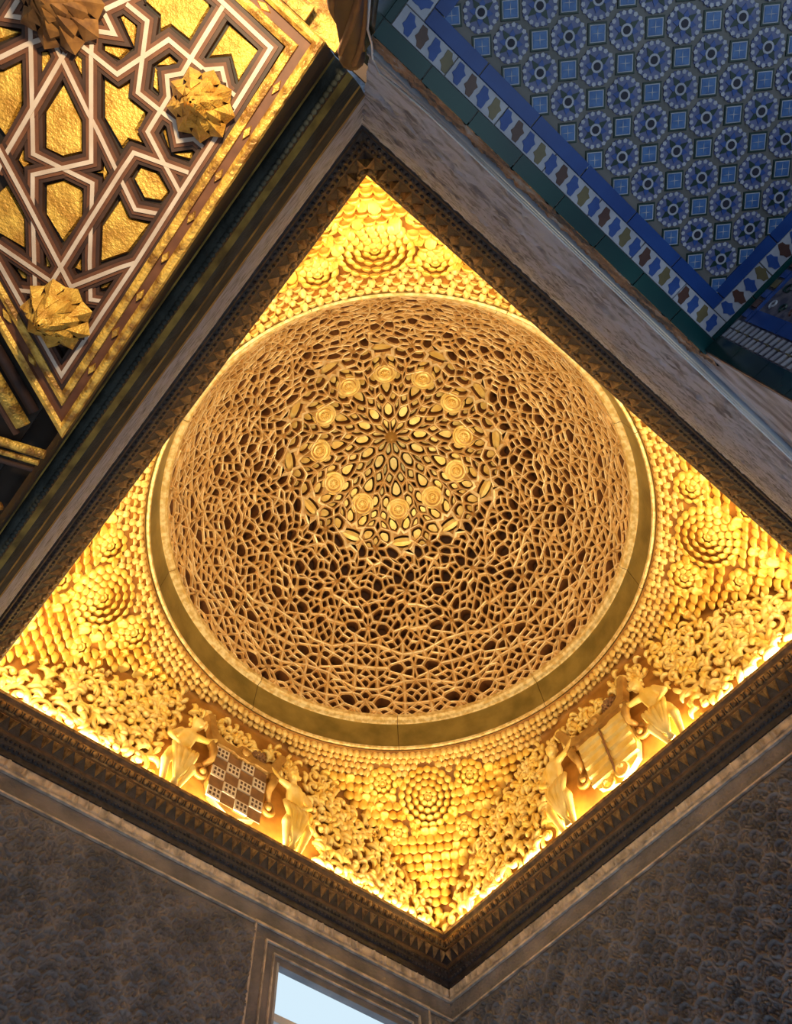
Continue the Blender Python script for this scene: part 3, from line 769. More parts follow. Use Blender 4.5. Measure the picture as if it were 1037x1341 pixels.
def frieze(name, rz, place, label):
    fr = empty('carved_frieze', (*place(0), 8.02 + ZC), rz); tag(fr, label, 'frieze')
    for row, (z, sc) in enumerate(((8.29, 1.05), (8.58, 1.0), (8.85, .95), (9.12, .9), (9.38, .9), (9.62, .85), (9.84, .8))):
        for sd in (-1, 1):
            lim = 1.27 if z < 9.1 else 1.13                          # how far out the supporter reaches at this height
            u = lim + .04 + .19 * sc
            while u < 3.66:
                k = int(RNG.integers(0, 6)); me = scroll_me[k] if k < 4 else leaf_me[k - 4]
                room = zb(u + .06) - .03 - z                       # space up to the lowest vault cells
                s_ = min(sc * RNG.uniform(1.0, 1.22), max(room, 0) / .17, (u - lim) / .20, (3.80 - u) / .22)
                if s_ > .45:
                    mw = Matrix.LocRotScale(Vector((sd * u, 0, z - 8.02)), Matrix.Rotation(RNG.uniform(0, 6.28) if k < 4 else RNG.uniform(-1, 1), 3, 'Y'), Vector((s_, 1, s_)))
                    link('foliage_scroll' if k < 4 else 'acanthus_leaf', me, fr, mw)
                u2, z2 = u + .165 * sc, z + .13                          # small leaf in the gap between the scrolls
                s2 = min(.62, (zb(u2 + .05) - .03 - z2) / .15, (3.80 - u2) / .16)
                if s2 > .32:
                    mw = Matrix.LocRotScale(Vector((sd * u2, 0, z2 - 8.02)), Matrix.Rotation(RNG.uniform(-2, 2), 3, 'Y'), Vector((s2, .8, s2))); link('acanthus_leaf', leaf_me[int(RNG.integers(0, 3))], fr, mw)
                u += .33 * sc
    return fr
frieze('n', 0, lambda u: (CX_ + u, FY), 'bright gilded foliage frieze around the checkered coat of arms')
frieze('e', -math.pi / 2, lambda u: (FX, CY_ - u), 'bright gilded foliage frieze around the barred coat of arms')

def capsule(b, p, q, r0, r1, n=8):
    p, q = np.array(p, float), np.array(q, float); k = 4
    pts = [p + (q - p) * i / k for i in range(k + 1)]
    b.tube(pts, [r0 + (r1 - r0) * i / k for i in range(k + 1)], n); b.ball(p, r0, 8, 6); b.ball(q, r1, 8, 6)
def putto(parent, s, x, zh, mt):
    """winged supporter: s = -1 stands left of the shield, 1 right of it; leans towards it"""
    X = lambda dx: s * (x + dx); o = -.13; LG = (zh + .19 - .66) / .58
    Z = lambda d: zh - .66 - (d - .66) * LG              # heights below the hips
    b = MB()
    capsule(b, (X(.10), o, zh - .62), (X(.02), o - .03, zh - .28), .125, .135)          # trunk
    capsule(b, (X(.02), o - .03, zh - .26), (X(-.03), o - .06, zh - .10), .06, .055)    # neck
    b.ball((X(-.06), o - .08, zh), (.095, .095, .12), 10, 7)                            # head
    b.ball((X(-.115), o - .15, zh - .01), (.03, .04, .03), 6, 5)                        # nose and brow
    b.ball((X(-.09), o - .15, zh - .07), (.045, .03, .03), 6, 5)                        # chin
    capsule(b, (X(-.10), o - .05, zh - .22), (X(-.28), o - .06, zh - .20), .058, .046); capsule(b, (X(-.28), o - .06, zh - .20), (X(-.42), o - .03, zh - .05), .044, .034)
    for i in range(4): capsule(b, (X(-.42), o - .03, zh - .05), (X(-.47 - .01 * i), o - .05 + .02 * i, zh + .01 - .022 * i), .014, .010, 5)
    capsule(b, (X(.15), o - .05, zh - .25), (X(.30), o - .08, zh - .45), .058, .046); capsule(b, (X(.30), o - .08, zh - .45), (X(.16), o - .14, zh - .60), .042, .034)
    capsule(b, (X(.05), o, zh - .66), (X(-.12), o - .12, Z(.92)), .10, .075); capsule(b, (X(-.12), o - .12, Z(.92)), (X(-.02), o - .02, Z(1.22)), .07, .045)
    capsule(b, (X(.16), o, zh - .66), (X(.26), o - .10, Z(.94)), .10, .075); capsule(b, (X(.26), o - .10, Z(.94)), (X(.18), o, Z(1.24)), .07, .045)
    ob = b.build('supporter_figure', mt, parent, True, False)
    rm_ = ob.modifiers.new('join', 'REMESH'); rm_.mode = 'VOXEL'; rm_.voxel_size = .018; rm_.use_smooth_shade = True
    sm = ob.modifiers.new('soften', 'SMOOTH'); sm.factor = .5; sm.iterations = 4
    h = MB()
    for i in range(26):
        w = i * 2.4; rr = .10 * math.sqrt(i / 26)
        h.ball((X(-.05) + rr * math.cos(w), o - .04 + .04 * math.sin(w * 1.7), zh + .06 + .05 * math.cos(i)), .034, 6, 4)
    h.build('curly_hair', mt, ob, True, False)
    d = MB()
    for i in range(7):                                   # falling cloth folds from the hips
        a = X(.24 - .065 * i); 
        d.tube([(a * .98, o - .08, zh - .56), (a + s * .03 * (3 - i) * -.6, o - .15 - .02 * (i % 2), Z(.78)), (a + s * .05 * (3 - i) * -.9, o - .13, Z(1.0)), (a + s * .07 * (3 - i) * -1.1, o - .06, Z(1.22))], [.035, .050, .055, .03], 6)
    d.build('drapery', M['carve'], ob, True, False)

def coat(kind, loc, rz, label):
    r = empty('coat_of_arms', loc, rz); tag(r, label, 'coat of arms', 'coats of arms on the gold frieze')
    H0 = .10; WS = .47; HT = 1.00
    out = [(-WS, HT), (-WS, .30), (-WS * .8, .06), (0, -.12), (WS * .8, .06), (WS, .30), (WS, HT)]
    n = len(out); v = [(a, -.02, b_) for a, b_ in out] + [(a * .98, -.11, b_) for a, b_ in out]
    obj('shield', v, [list(range(n, 2 * n))] + [(i, (i + 1) % n, n + (i + 1) % n, n + i) for i in range(n)], M['carve'] if kind else M['carve_br'], r, shift=False)
    if kind == 0:
        nc, nr = 4, 5; cw, ch = 2 * WS * .96 / nc, .96 / nr
        for i in range(nc):
            for j in range(nr):
                xc = -WS * .96 + cw * (i + .5); zc = .03 + ch * (j + .5); pale = (i + j) % 2 == 0
                b = MB(); t_ = .022 if pale else .008
                b.box((xc - cw * .48, -.112 - t_, zc - ch * .48), (xc + cw * .48, -.108, zc + ch * .48))
                if pale:
                    for a in range(3):
                        for c_ in range(2):
                            sx, sz = xc + cw * (.28 * (a - 1)), zc + ch * (.22 if c_ else -.20)
                            b.box((sx - .017, -.140, sz - .022), (sx + .017, -.134, sz + .022), 1)
                b.build('check_square', [M['ermine'] if pale else M['dark_check'], M['spot']], r, shift=False)
    else:
        for sd in (-1, 1):
            for j in range(5):
                z = .12 + .175 * j; dz = .09 * (1 if j > 2 else .8)
                b = MB(); x0_, x1_ = sorted((sd * .035, sd * (WS - .03)))
                b.add([(x0_, -.11, z), (x1_, -.11, z + .0), (x1_, -.15, z + dz * .3), (x0_, -.15, z + dz * .3), (x0_, -.15, z + dz), (x1_, -.15, z + dz), (x1_, -.11, z + dz), (x0_, -.11, z + dz)],
                      [(0, 1, 2, 3), (3, 2, 5, 4), (4, 5, 6, 7), (0, 3, 4, 7), (1, 6, 5, 2)])
                b.build('shield_bar', M['carve'], r, shift=False)
        b = MB(); b.tube([(0, -.13, 1.0), (0, -.15, .6), (0, -.15, .2), (-.02, -.14, .06)], [.012, .02, .02, .012], 5); b.build('shield_seam', M['dark_check'], r, True, False)
        b = MB(); spiral(b, (.12, .05), .16, 1.1, 2.2, .03, .12); spiral(b, (-.20, .02), .13, 1.1, .6, .028, .12, -1); b.build('scroll_plaque', M['carve'], r, True, False)
    # strapwork crest with two horns
    mt = M['carve_br']
    half_ = [(0, 1.24), (.09, 1.22), (.16, 1.13), (.34, 1.13), (.47, 1.20), (.55, 1.36), (.60, 1.50), (.70, 1.52), (.76, 1.44), (.70, 1.34), (.66, 1.18), (.60, 1.04), (.46, .97), (.20, .98), (.10, .94), (0, .96)]
    out2 = half_ + [(-x_, z_) for x_, z_ in half_[-2:0:-1]]
    b = MB(); b.prism([(x_, -z_) for x_, z_ in out2], 0, .11, inset=.022); b.xform(Matrix(((1, 0, 0, 0), (0, 0, -1, -.07), (0, -1, 0, 0), (0, 0, 0, 1)))); b.build('crest_band', mt, r, False, False)
    b = MB(); b.ball((0, -.19, 1.10), (.075, .05, .075), 10, 6); b.build('crest_knob', mt, r, True, False)
    for sd in (-1, 1):
        b = MB(); b.tube([(sd * .50, -.10, 1.08), (sd * .58, -.16, .92), (sd * .52, -.20, .78), (sd * .50, -.16, .64), (sd * .56, -.06, .565)], [.045, .065, .07, .05, .046], 6); spiral(b, (sd * .56, .42), .14, 1.2, 1.57, .046, .04, -sd); b.build('side_strap', mt, r, True, False)
    b = MB()
    for i in range(30):
        w = i * 2.4; rr = .15 * math.sqrt(i / 30); b.ball((.28 + rr * math.cos(w), -.04 - .09 * (1 - i / 30), 1.30 + rr * math.sin(w) * .8), .034, 6, 4)
    b.build('leaf_wreath', M['dark_check'], r, True, False)
    for i in range(13):
        u = -.93 + 1.86 * i / 12; z = 1.42 + .10 * math.sin(i * 2.1) + .05 * (abs(u) > .5)
        mw = Matrix.LocRotScale(Vector((u, 0, z)), Matrix.Rotation(i * 1.3, 3, 'Y'), Vector((.85, 1.1, .85))); link('leaf_cluster', (leaf_me + scroll_me)[i % 7], r, mw)
    putto(r, -1, .92, 1.08 if kind == 0 else 1.20, M['carve']); putto(r, 1, .92, 1.16 if kind == 0 else 1.04, M['carve'])
coat(0, (CX_ - .03, FY - .01, 8.25 + ZC), 0, 'gilded coat of arms with a checkered ermine shield and two supporters')
coat(1, (FX - .01, CY_ + .06, 8.25 + ZC), -math.pi / 2, 'gilded coat of arms with a barred shield split by a dark seam')

# ================================================================ wooden passage ceiling
ZK = 3.0
ce = slab('ceiling', (-2.6, -.24, ZK + .012), (-.38, 4.2, ZK + .04), M['cof_dark'])
tag(ce, 'gilded wooden ceiling of interlaced star strips over the passage', kind='structure')
STRIPS= [[(-1.1, 0.342), (-1.103, 0.404), (-1.046, 0.367), (-0.923, 0.576), (-0.845, 0.709), (-0.645, 0.662), (-0.597, 0.749), (-0.52, 0.889), (-0.447, 1.006), (-0.402, 0.98)], [(-1.121, 0.541), (-1.067, 0.526), (-1.021, 0.44), (-0.974, 0.367), (-0.918, 0.398), (-0.771, 0.482), (-0.717, 0.509), (-0.488, 0.641), (-0.41, 0.597)], [(-0.82, 0.086), (-0.883, 0.2), (-0.822, 0.232), (-0.88, 0.269), (-0.843, 0.338), (-0.683, 0.605), (-0.813, 0.767), (-0.768, 0.848), (-0.612, 1.109), (-0.672, 1.145)], [(-0.908, 0.837), (-0.913, 0.77), (-0.914, 0.415), (-0.914, 0.328), (-0.754, 0.324), (-0.68, 0.134), (-0.545, 0.132), (-0.503, 0.092), (-0.458, 0.13), (-0.416, 0.128)], [(-0.835, 0.137), (-0.76, 0.134), (-0.674, 0.326), (-0.571, 0.324), (-0.537, 0.321), (-0.493, 0.364), (-0.457, 0.325), (-0.399, 0.326)], [(-0.599, -0.06), (-0.596, 0.118), (-0.593, 0.186), (-0.627, 0.225), (-0.589, 0.273), (-0.586, 0.405), (-0.509, 0.443), (-0.397, 0.496)], [(-0.411, 0.423), (-0.587, 0.489), (-0.589, 0.568), (-0.588, 0.764), (-0.584, 1.038), (-0.796, 1.045)], [(-0.389, 0.788), (-0.424, 0.84), (-0.523, 1.009), (-0.722, 0.892), (-0.793, 0.85), (-0.948, 0.762)], [(-0.897, 1.02), (-0.772, 1.09), (-0.671, 1.148), (-0.384, 1.315), (-0.388, 1.008), (-0.389, 0.788), (-0.397, 0.496), (-0.401, 0.294), (-0.415, -0.059), (-0.595, -0.062), (-0.703, -0.063)]]
PANELS= [[(-0.88, 0.458), (-0.884, 0.573), (-0.827, 0.673), (-0.767, 0.658), (-0.725, 0.604), (-0.777, 0.517)], [(-0.731, 0.72), (-0.769, 0.772), (-0.722, 0.856), (-0.628, 0.9), (-0.62, 0.787), (-0.667, 0.707)], [(-1.015, 0.491), (-0.956, 0.598), (-0.945, 0.726), (-1.043, 0.689), (-1.094, 0.592), (-1.05, 0.558)], [(-0.788, 0.364), (-0.734, 0.356), (-0.714, 0.314), (-0.684, 0.362), (-0.626, 0.36), (-0.621, 0.429), (-0.574, 0.447), (-0.626, 0.469), (-0.629, 0.508), (-0.726, 0.465)], [(-0.552, 0.515), (-0.498, 0.494), (-0.429, 0.523), (-0.434, 0.564), (-0.486, 0.595), (-0.549, 0.564)], [(-0.55, 0.645), (-0.494, 0.683), (-0.423, 0.65), (-0.431, 0.784), (-0.491, 0.877), (-0.552, 0.767)], [(-0.872, 0.858), (-0.768, 0.91), (-0.716, 1.005), (-0.811, 1.017), (-0.86, 1.002), (-0.893, 0.939)], [(-0.799, 0.096), (-0.831, 0.047), (-0.656, -0.1), (-0.633, -0.023), (-0.63, 0.094), (-0.701, 0.098), (-0.72, 0.136), (-0.745, 0.097)], [(-0.561, -0.026), (-0.56, 0.097), (-0.506, 0.044), (-0.44, 0.095), (-0.441, -0.031)], [(-0.834, 0.167), (-0.785, 0.164), (-0.752, 0.23), (-0.841, 0.183)], [(-0.838, 0.281), (-0.765, 0.233), (-0.775, 0.286), (-0.827, 0.299)], [(-0.679, 0.226), (-0.66, 0.17), (-0.625, 0.173), (-0.64, 0.199)], [(-0.679, 0.231), (-0.653, 0.285), (-0.621, 0.288), (-0.657, 0.237)], [(-0.554, 0.36), (-0.554, 0.378), (-0.506, 0.406)], [(-0.492, 0.413), (-0.44, 0.36), (-0.43, 0.389)], [(-0.985, 0.427), (-0.966, 0.411), (-0.946, 0.417), (-0.944, 0.494)], [(-0.887, 0.345), (-0.861, 0.345), (-0.829, 0.415), (-0.892, 0.38)], [(-1.143, 0.46), (-1.055, 0.419), (-1.096, 0.487), (-1.114, 0.513)], [(-0.882, 0.716), (-0.864, 0.748), (-0.836, 0.737), (-0.849, 0.776), (-0.882, 0.763)], [(-0.655, 0.583), (-0.622, 0.6), (-0.621, 0.639), (-0.639, 0.62), (-0.664, 0.633), (-0.645, 0.609)], [(-0.657, 0.971), (-0.612, 0.999), (-0.63, 1.017)], [(-0.552, 0.905), (-0.525, 0.948), (-0.553, 0.954)], [(-0.713, 1.082), (-0.666, 1.078), (-0.66, 1.097), (-0.676, 1.104)], [(-0.423, 0.903), (-0.422, 0.936), (-0.441, 0.962), (-0.449, 0.944)]]
def strip_mesh(path, layers):
    b = MB(); P = [np.array(p) for p in path]
    for m_, (w, z0_, z1_) in enumerate(layers):
        Lf, Rt = [], []
        for i in range(len(P)):
            d0 = P[i] - P[i - 1] if i else P[1] - P[0]; d1 = P[i + 1] - P[i] if i < len(P) - 1 else d0
            d0 = d0 / np.linalg.norm(d0); d1 = d1 / np.linalg.norm(d1)
            n0 = np.array([-d0[1], d0[0]]); n1 = np.array([-d1[1], d1[0]]); mm = n0 + n1; k = mm.dot(mm)
            off = mm * (2 / max(k, .5)) * w / 2
            Lf.append(P[i] + off); Rt.append(P[i] - off)
        for i in range(len(P) - 1):
            a, c, d, e = Lf[i], Lf[i + 1], Rt[i + 1], Rt[i]
            v = [(*q, z0_) for q in (a, c, d, e)] + [(*q, z1_) for q in (a, c, d, e)]
            b.add(v, [(4, 5, 6, 7), (0, 1, 5, 4), (1, 2, 6, 5), (2, 3, 7, 6), (3, 0, 4, 7)], m_)
    return b
for i, s_ in enumerate(STRIPS):
    dz = .0012 * i
    strip_mesh(s_, [(.060, ZK + .012, ZK - .014 - dz), (.036, ZK - .010, ZK - .018 - dz), (.0135, ZK - .014, ZK - .022 - dz)]).build('inlaid_strip', [M['cof_wood'], M['cof_red'], M['cof_bone']], ce)
for p in PANELS:
    b = MB(); q = np.array(p)
    ar = sum(q[i][0] * q[(i + 1) % len(q)][1] - q[(i + 1) % len(q)][0] * q[i][1] for i in range(len(q)))
    b.prism(q if ar < 0 else q[::-1], ZK + .013, ZK - .006, inset=.006); b.build('gilt_panel', M['gilt'], ce)
# moulded frame around the star field, mitred at its corners
def sweep(path, prof, mats, mi):
    P = [np.array(p) for p in path]; v = []; k = len(prof)
    for i in range(len(P)):
        d0 = P[i] - P[i - 1] if i else P[1] - P[0]; d1 = P[i + 1] - P[i] if i < len(P) - 1 else d0
        d0 = d0 / np.linalg.norm(d0); d1 = d1 / np.linalg.norm(d1)
        n0 = np.array([d0[1], -d0[0]]); n1 = np.array([d1[1], -d1[0]]); mm = n0 + n1; off = mm * 2 / mm.dot(mm)
        for d, z in prof: q = P[i] + off * d; v.append((q[0], q[1], z))
    f = []; mm_ = []
    for i in range(len(P) - 1):
        for j in range(k - 1): f.append((i * k + j, i * k + j + 1, (i + 1) * k + j + 1, (i + 1) * k + j)); mm_.append(mi[j])
    return v, f, mm_
PATH = [(-2.2, -.064), (-.412, -.061), (-.385, 1.315), (-2.2, .267)]
v, f, mm_ = sweep(PATH, [(.030, 3.012), (.032, 2.975), (.046, 2.968), (.060, 2.972), (.062, 2.985), (.090, 2.985), (.092, 2.968), (.104, 2.958), (.120, 2.962), (.126, 2.975), (.127, 3.05)], None, [0, 0, 0, 0, 1, 1, 0, 0, 0, 2])
obj('frame_moulding', v, f, [M['gilt_mould'], M['cof_red'], M['cof_dark']], ce, mi=mm_)
# gilt pieces lying over the painted dashes of the frame
for sgi in range(len(PATH) - 1):
    A, B = np.array(PATH[sgi]), np.array(PATH[sgi + 1]); L = np.linalg.norm(B - A); d = (B - A) / L; nn = np.array([d[1], -d[0]]); k = int(L / .17)
    for i in range(k):
        c = A + d * (L * (i + .5) / k) + nn * .076; b = MB(); hw, hl = .013, .030
        b.prism([c + d * hl, c + nn * hw, c - d * hl, c - nn * hw][::-1], 2.986, 2.974, inset=.003); b.build('gilt_leaf', M['gilt_mould'], ce)
# rope bead and beams beyond the slanting end of the field
def line_tube(name, a, b_, z, r, mt, n=8):
    bb = MB(); bb.tube([(*a, z), (*b_, z)], r, n); return bb.build(name, mt, ce, True)
e30 = np.array([-.866, -.5]); n30 = np.array([-.5, .866]); P2 = np.array([-.385, 1.315])
for d, r_, mt in ((.175, .022, M['cof_wood']), (.235, .030, M['gilt_mould']), (.275, .014, M['cof_red'])):
    a = P2 + n30 * d - e30 * (d * .52); line_tube('beam_bead', a + e30 * .0, a + e30 * 2.2, 2.985 if d < .2 else 2.97, r_, mt)
f30 = np.array([-.94, .34]); Q = np.array([-.275, 1.64])
for d, r_, mt in ((0, .020, M['gilt_mould']), (.045, .013, M['gilt_mould']), (.085, .012, M['cof_wood'])):
    a = Q + np.array([-.02, 1.0]) * d; line_tube('beam_bead', a, a + f30 * 2.0, 2.98, r_, mt)
g30 = np.array([-.62, .78])
line_tube('beam_bead', (-.30, 1.95), (-.30 + 1.2 * g30[0], 1.95 + 1.2 * g30[1]), 2.99, .018, M['gilt_mould'])
# lintel mouldings between the ceiling and the plaster
LM = [((-.285, 3.03), (-.277, 3.15), 'cof_dark'), ((-.277, 3.15), (-.264, 3.20), 'cof_dark'), ((-.264, 3.20), (-.258, 3.215), 'shaded_gilt'), ((-.217, 3.30), (-.211, 3.315), 'shaded_gilt'), ((-.211, 3.315), (-.205, 3.35), 'cof_wood'),
      ((-.205, 3.35), (-.180, 3.38), 'shaded_gilt'), ((-.180, 3.38), (-.150, 3.49), 'olive'), ((-.150, 3.49), (-.144, 3.52), 'shaded_gilt'), ((-.144, 3.52), (-.124, 3.72), 'olive'), ((-.124, 3.72), (-.119, 3.80), 'shaded_gilt'), ((-.119, 3.80), (-.118, 4.32), 'plaster_gr')]
# unseen passage shell and landing, added to hold sky light off the ceiling
pf = slab('floor', (-2.9, -.25, -ZC - .1), (XW0 - .03, 7.9, -ZC), M['cof_wood']); tag(pf, 'unseen dark floor added under the passage', kind='structure')
lf = slab('floor', (XW0, YW0, -ZC - .1), (1.3, 7.69, -ZC), M['plaster_gr']); tag(lf, 'unseen grey landing slab added to block sky light', kind='structure')
pw = slab('wall_passage', (-2.9, -.25, -ZC), (-2.6, 7.9, ZK + .1), M['plaster']); tag(pw, 'unseen plain wall added to close off the passage', kind='structure')
M['olive'] = mat('shaded_olive_wood', (.028, .030, .027), (.062, .066, .060), 8.0, .75, 0, .3, 50, spec=.15)  # lintel wood in a darker olive, low light put into the colour
M['shaded_gilt'] = mat('shaded_gilt_fillet', (.14, .085, .025), (.42, .26, .06), 10.0, .6, .0, spec=.2)  # gilding darkened in its colour, as it looks away from the lamp
Y0m, Y1m = -.188, 7.6
for (a, z0_), (c, z1_), mk in LM:
    obj('lintel_moulding', [(a, Y0m, z0_), (c, Y0m, z1_), (c, Y1m, z1_), (a, Y1m, z0_)], [(0, 1, 2, 3)], M[mk], ce)
b = MB(); b.tube([(-.237, Y0m, 3.258), (-.237, Y1m, 3.258)], .030, 10); b.build('lintel_bead', M['olive'], ce, True)
bn = MB(); bn.ball((0, 0, 0), (.014, .016, .012), 6, 4); bn_me = bn.mesh('bead_carving', M['olive'], True, False)
for i in range(110): link('bead_carving', bn_me, ce, Matrix.Translation((-.214, Y0m + .02 + i * .024, 3.238 + ZC)))
slab('lintel_core', (-.62, Y0m, 3.10), (-.29, Y1m, 4.30), M['cof_dark'], ce)

slab('frame_return', (-.62, -.47, 3.055), (-.255, -.187, 3.10), M['gilt_mould'], ce)
slab('frame_return', (-.262, -.47, 3.10), (-.120, -.187, 3.16), M['cof_wood'], ce)
slab('frame_return', (-2.6, -.47, 3.045), (-.63, -.242, 3.09), M['gilt_mould'], ce)
slab('frame_return', (-2.6, -.241, 2.985), (-.379, -.190, 3.013), M['gilt_mould'], ce)
# pendant bosses of the ceiling
def boss(x, y, rad, mt, label, seed):
    e = empty('pendant_boss', (x, y, ZK - .02 + ZC)); tag(e, label, 'boss', 'carved pendants of the wooden ceiling')
    n = 8; pts = []
    for i in range(2 * n): w = math.pi * i / n + .2; r_ = rad * (1.0 if i % 2 == 0 else .80); pts.append((r_ * math.cos(w), r_ * math.sin(w)))
    b = MB(); b.prism(pts[::-1], 0, -.03, inset=.008); b.build('star_base', M['cof_wood'], e, shift=False)
    for tier, (rr, z, k, L) in enumerate(((.80, -.028, 9, .085), (.58, -.075, 8, .080), (.36, -.125, 6, .07), (.16, -.165, 5, .06))):
        for i in range(k):
            w = 2 * math.pi * (i + .5 * (tier % 2)) / k + seed; c, s_ = math.cos(w), math.sin(w); r0 = rad * rr
            hw = rad * rr * math.pi / k * .98 + .004
            tip = (r0 * c * 1.30, r0 * s_ * 1.30, z - .008); bt = (r0 * c * .62, r0 * s_ * .62, z - L)
            l = (r0 * c - hw * s_, r0 * s_ + hw * c, z + .004); rt = (r0 * c + hw * s_, r0 * s_ - hw * c, z + .004)
            ridge_ = (r0 * c * 1.0, r0 * s_ * 1.0, z - L * .62)
            bb = MB(); bb.add([tip, l, bt, rt, ridge_], [(0, 1, 4), (1, 2, 4), (2, 3, 4), (3, 0, 4), (0, 3, 2, 1)]); bb.build('boss_leaf', mt, e, shift=False)
    b = MB(); b.lathe([(rad * .8, 0), (rad * .62, -.07), (rad * .40, -.13), (rad * .2, -.19), (.004, -.215)], 10); b.build('boss_core', mt, e, True, False)
M['boss_br'] = mat('bronzed_pendant', (.15, .065, .025), (.36, .17, .05), 20, .45, .25)
boss(-.983, .270, .135, M['boss_br'], 'dark bronze star pendant hanging from the wooden ceiling', 0)
boss(-.490, .222, .110, M['gilt'], 'bright gilt pendant in the star beside the moulded ceiling frame', .3)
boss(-.505, 1.120, .125, M['gilt'], 'gilt pineapple pendant in the pointed end of the ceiling field', .6)

# ================================================================ tiled doorway in the south wall
so = slab('ceiling_soffit', (DX0, -1.10, DZ), (DX1, YW0 - .002, DZ + .03), M['t_ground']); tag(so, 'tiled underside of the doorway with octagon tiles and blue border', kind='structure')
ZT = DZ
def tile_mesh():
    b = MB(); oc = lambda r: [(r * math.cos(math.pi / 8 + math.pi / 4 * i), r * math.sin(math.pi / 8 + math.pi / 4 * i)) for i in range(8)]
    down = lambda p: list(p)[::-1]
    b.prism(down(oc(.0375)), 0, -.0022, 4, inset=.0012)                     # rim bed
    b.prism(down(oc(.0335)), -.002, -.0030, 1, inset=.0008)
    for i in range(16):                                                       # white scallops of the rim
        w = 2 * math.pi * (i + .5) / 16; c, s = math.cos(w), math.sin(w); r = .0315 if i % 2 else .0325; k = .0048
        b.prism([(r * c + k * math.cos(w + a), r * s + k * math.sin(w + a)) for a in (0, 1.25, 2.5, 3.78, 5.0)][::-1], -.003, -.0037, 0)
    for i in range(8):                                                        # eight leaves, green and violet blue in turn
        w = math.pi / 4 * i + .20; c, s = math.cos(w), math.sin(w); L = .0290 if i % 2 == 0 else .0245; h = .0060
        b.prism([(.006 * c, .006 * s), (.015 * c + h * s, .015 * s - h * c), (L * c, L * s), (.015 * c - h * s, .015 * s + h * c)][::-1], -.003, -.0042 - .0003 * (i % 2), 2 if i % 2 == 0 else 5)
    ring = [(.0125 * math.cos(math.pi / 8 * i), .0125 * math.sin(math.pi / 8 * i)) for i in range(16)]
    b.prism(ring[::-1], -.003, -.0052, 0, inset=.0006)
    b.prism([(.0078 * math.cos(math.pi / 6 * i), .0078 * math.sin(math.pi / 6 * i)) for i in range(12)][::-1], -.005, -.0056, 3)
    return b.mesh('octagon_tile', [M['t_white'], M['t_peri'], M['t_green'], M['t_ink'], M['t_peri'], M['t_blue']], False, False)
def square_mesh():
    b = MB(); sq = lambda r: [(r, 0), (0, r), (-r, 0), (0, -r)][::-1]
    b.prism(sq(.0285), 0, -.0025, 2, inset=.001); b.prism(sq(.0225), -.0025, -.0032, 0); b.prism(sq(.0203), -.003, -.0040, 1, inset=.0008)
    b.prism([(.0012, .0), (.009, .009), (0, .0012), (-.009, .009), (-.0012, 0), (-.009, -.009), (0, -.0012), (.009, -.009)][::-1], -.004, -.0045, 0)
    return b.mesh('square_tile', [M['t_white'], M['t_lblue'], M['t_green']], False, False)
oct_me, sq_me = tile_mesh(), square_mesh()
PX, PY = .0819, .0838
for i in range(10):
    for j in range(9): link('octagon_tile', oct_me, so, Matrix.Translation((.0268 + PX * i, -.3530 - PY * j, ZT + ZC)))
for i in range(11):
    for j in range(10):
        link('square_tile', sq_me, so, Matrix.Translation((.0268 + PX * (i - .5), -.3530 - PY * (j - .5), ZT + .0004 + ZC)))
# borders: cobalt, white band with motifs, teal
def tile_row(x0_, y0_, x1_, y1_, along, L, mt, name, zt=.0045):
    tot = (x1_ - x0_) if along == 'x' else (y1_ - y0_); k = max(1, round(tot / L))
    for i in range(k):
        a = tot * i / k + .0008; c = tot * (i + 1) / k - .0008; b = MB()
        if along == 'x': p = [(x0_ + a, y0_), (x0_ + c, y0_), (x0_ + c, y1_), (x0_ + a, y1_)]
        else: p = [(x0_, y0_ + a), (x1_, y0_ + a), (x1_, y0_ + c), (x0_, y0_ + c)]
        b.prism(p[::-1], ZT, ZT - zt, inset=.0008); b.build(name, mt, so)
tile_row(-.050, -.299, .838, -.268, 'x', .146, M['cobalt'], 'cobalt_tile'); tile_row(.808, -1.09, .838, -.2995, 'y', .146, M['cobalt'], 'cobalt_tile'); tile_row(-.050, -1.09, -.020, -.2995, 'y', .146, M['cobalt'], 'cobalt_tile')
tile_row(-.097, -.2675, .885, -.222, 'x', .146, M['t_white'], 'white_border_tile', .003); tile_row(.8385, -1.09, .885, -.268, 'y', .146, M['t_white'], 'white_border_tile', .003); tile_row(-.097, -1.09, -.0505, -.268, 'y', .146, M['t_white'], 'white_border_tile', .003)
tile_row(DX0, -.2215, DX1, -.1845, 'x', .128, M['teal'], 'teal_tile'); tile_row(.8855, -1.09, DX1 - .001, -.222, 'y', .128, M['teal'], 'teal_tile'); tile_row(DX0, -1.09, -.0975, -.222, 'y', .128, M['teal'], 'teal_tile')
mot = []
for mk in ('t_blue', 't_brown', 't_blue', 't_olive'):
    b = MB(); shp = [(-.0065, -.021), (.003, -.019), (.0055, -.010), (.011, -.004), (.008, .004), (.0075, .012), (.0055, .021), (-.003, .019), (-.0055, .010), (-.011, .004), (-.008, -.004), (-.0075, -.012)]
    shp = [(x * 1.30, y * .98) for x, y in shp]; b.prism(shp[::-1], -.003, -.0042, inset=.0006); mot.append(b.mesh('border_motif', M[mk], False, False))
def motifs(p0, p1, n, rz):
    for i in range(n):
        s = (i + .5) / n; q = (p0[0] + (p1[0] - p0[0]) * s, p0[1] + (p1[1] - p0[1]) * s)
        mw = Matrix.Translation((q[0], q[1], ZT + ZC)) @ Matrix.Rotation(rz, 4, 'Z'); link('border_motif', mot[i % 4], so, mw)
motifs((-.085, -.2448), (.875, -.2448), 29, -.22); motifs((.862, -.275), (.862, -1.08), 24, math.pi / 2 + .22); motifs((-.074, -.275), (-.074, -1.08), 24, math.pi / 2 - .22)
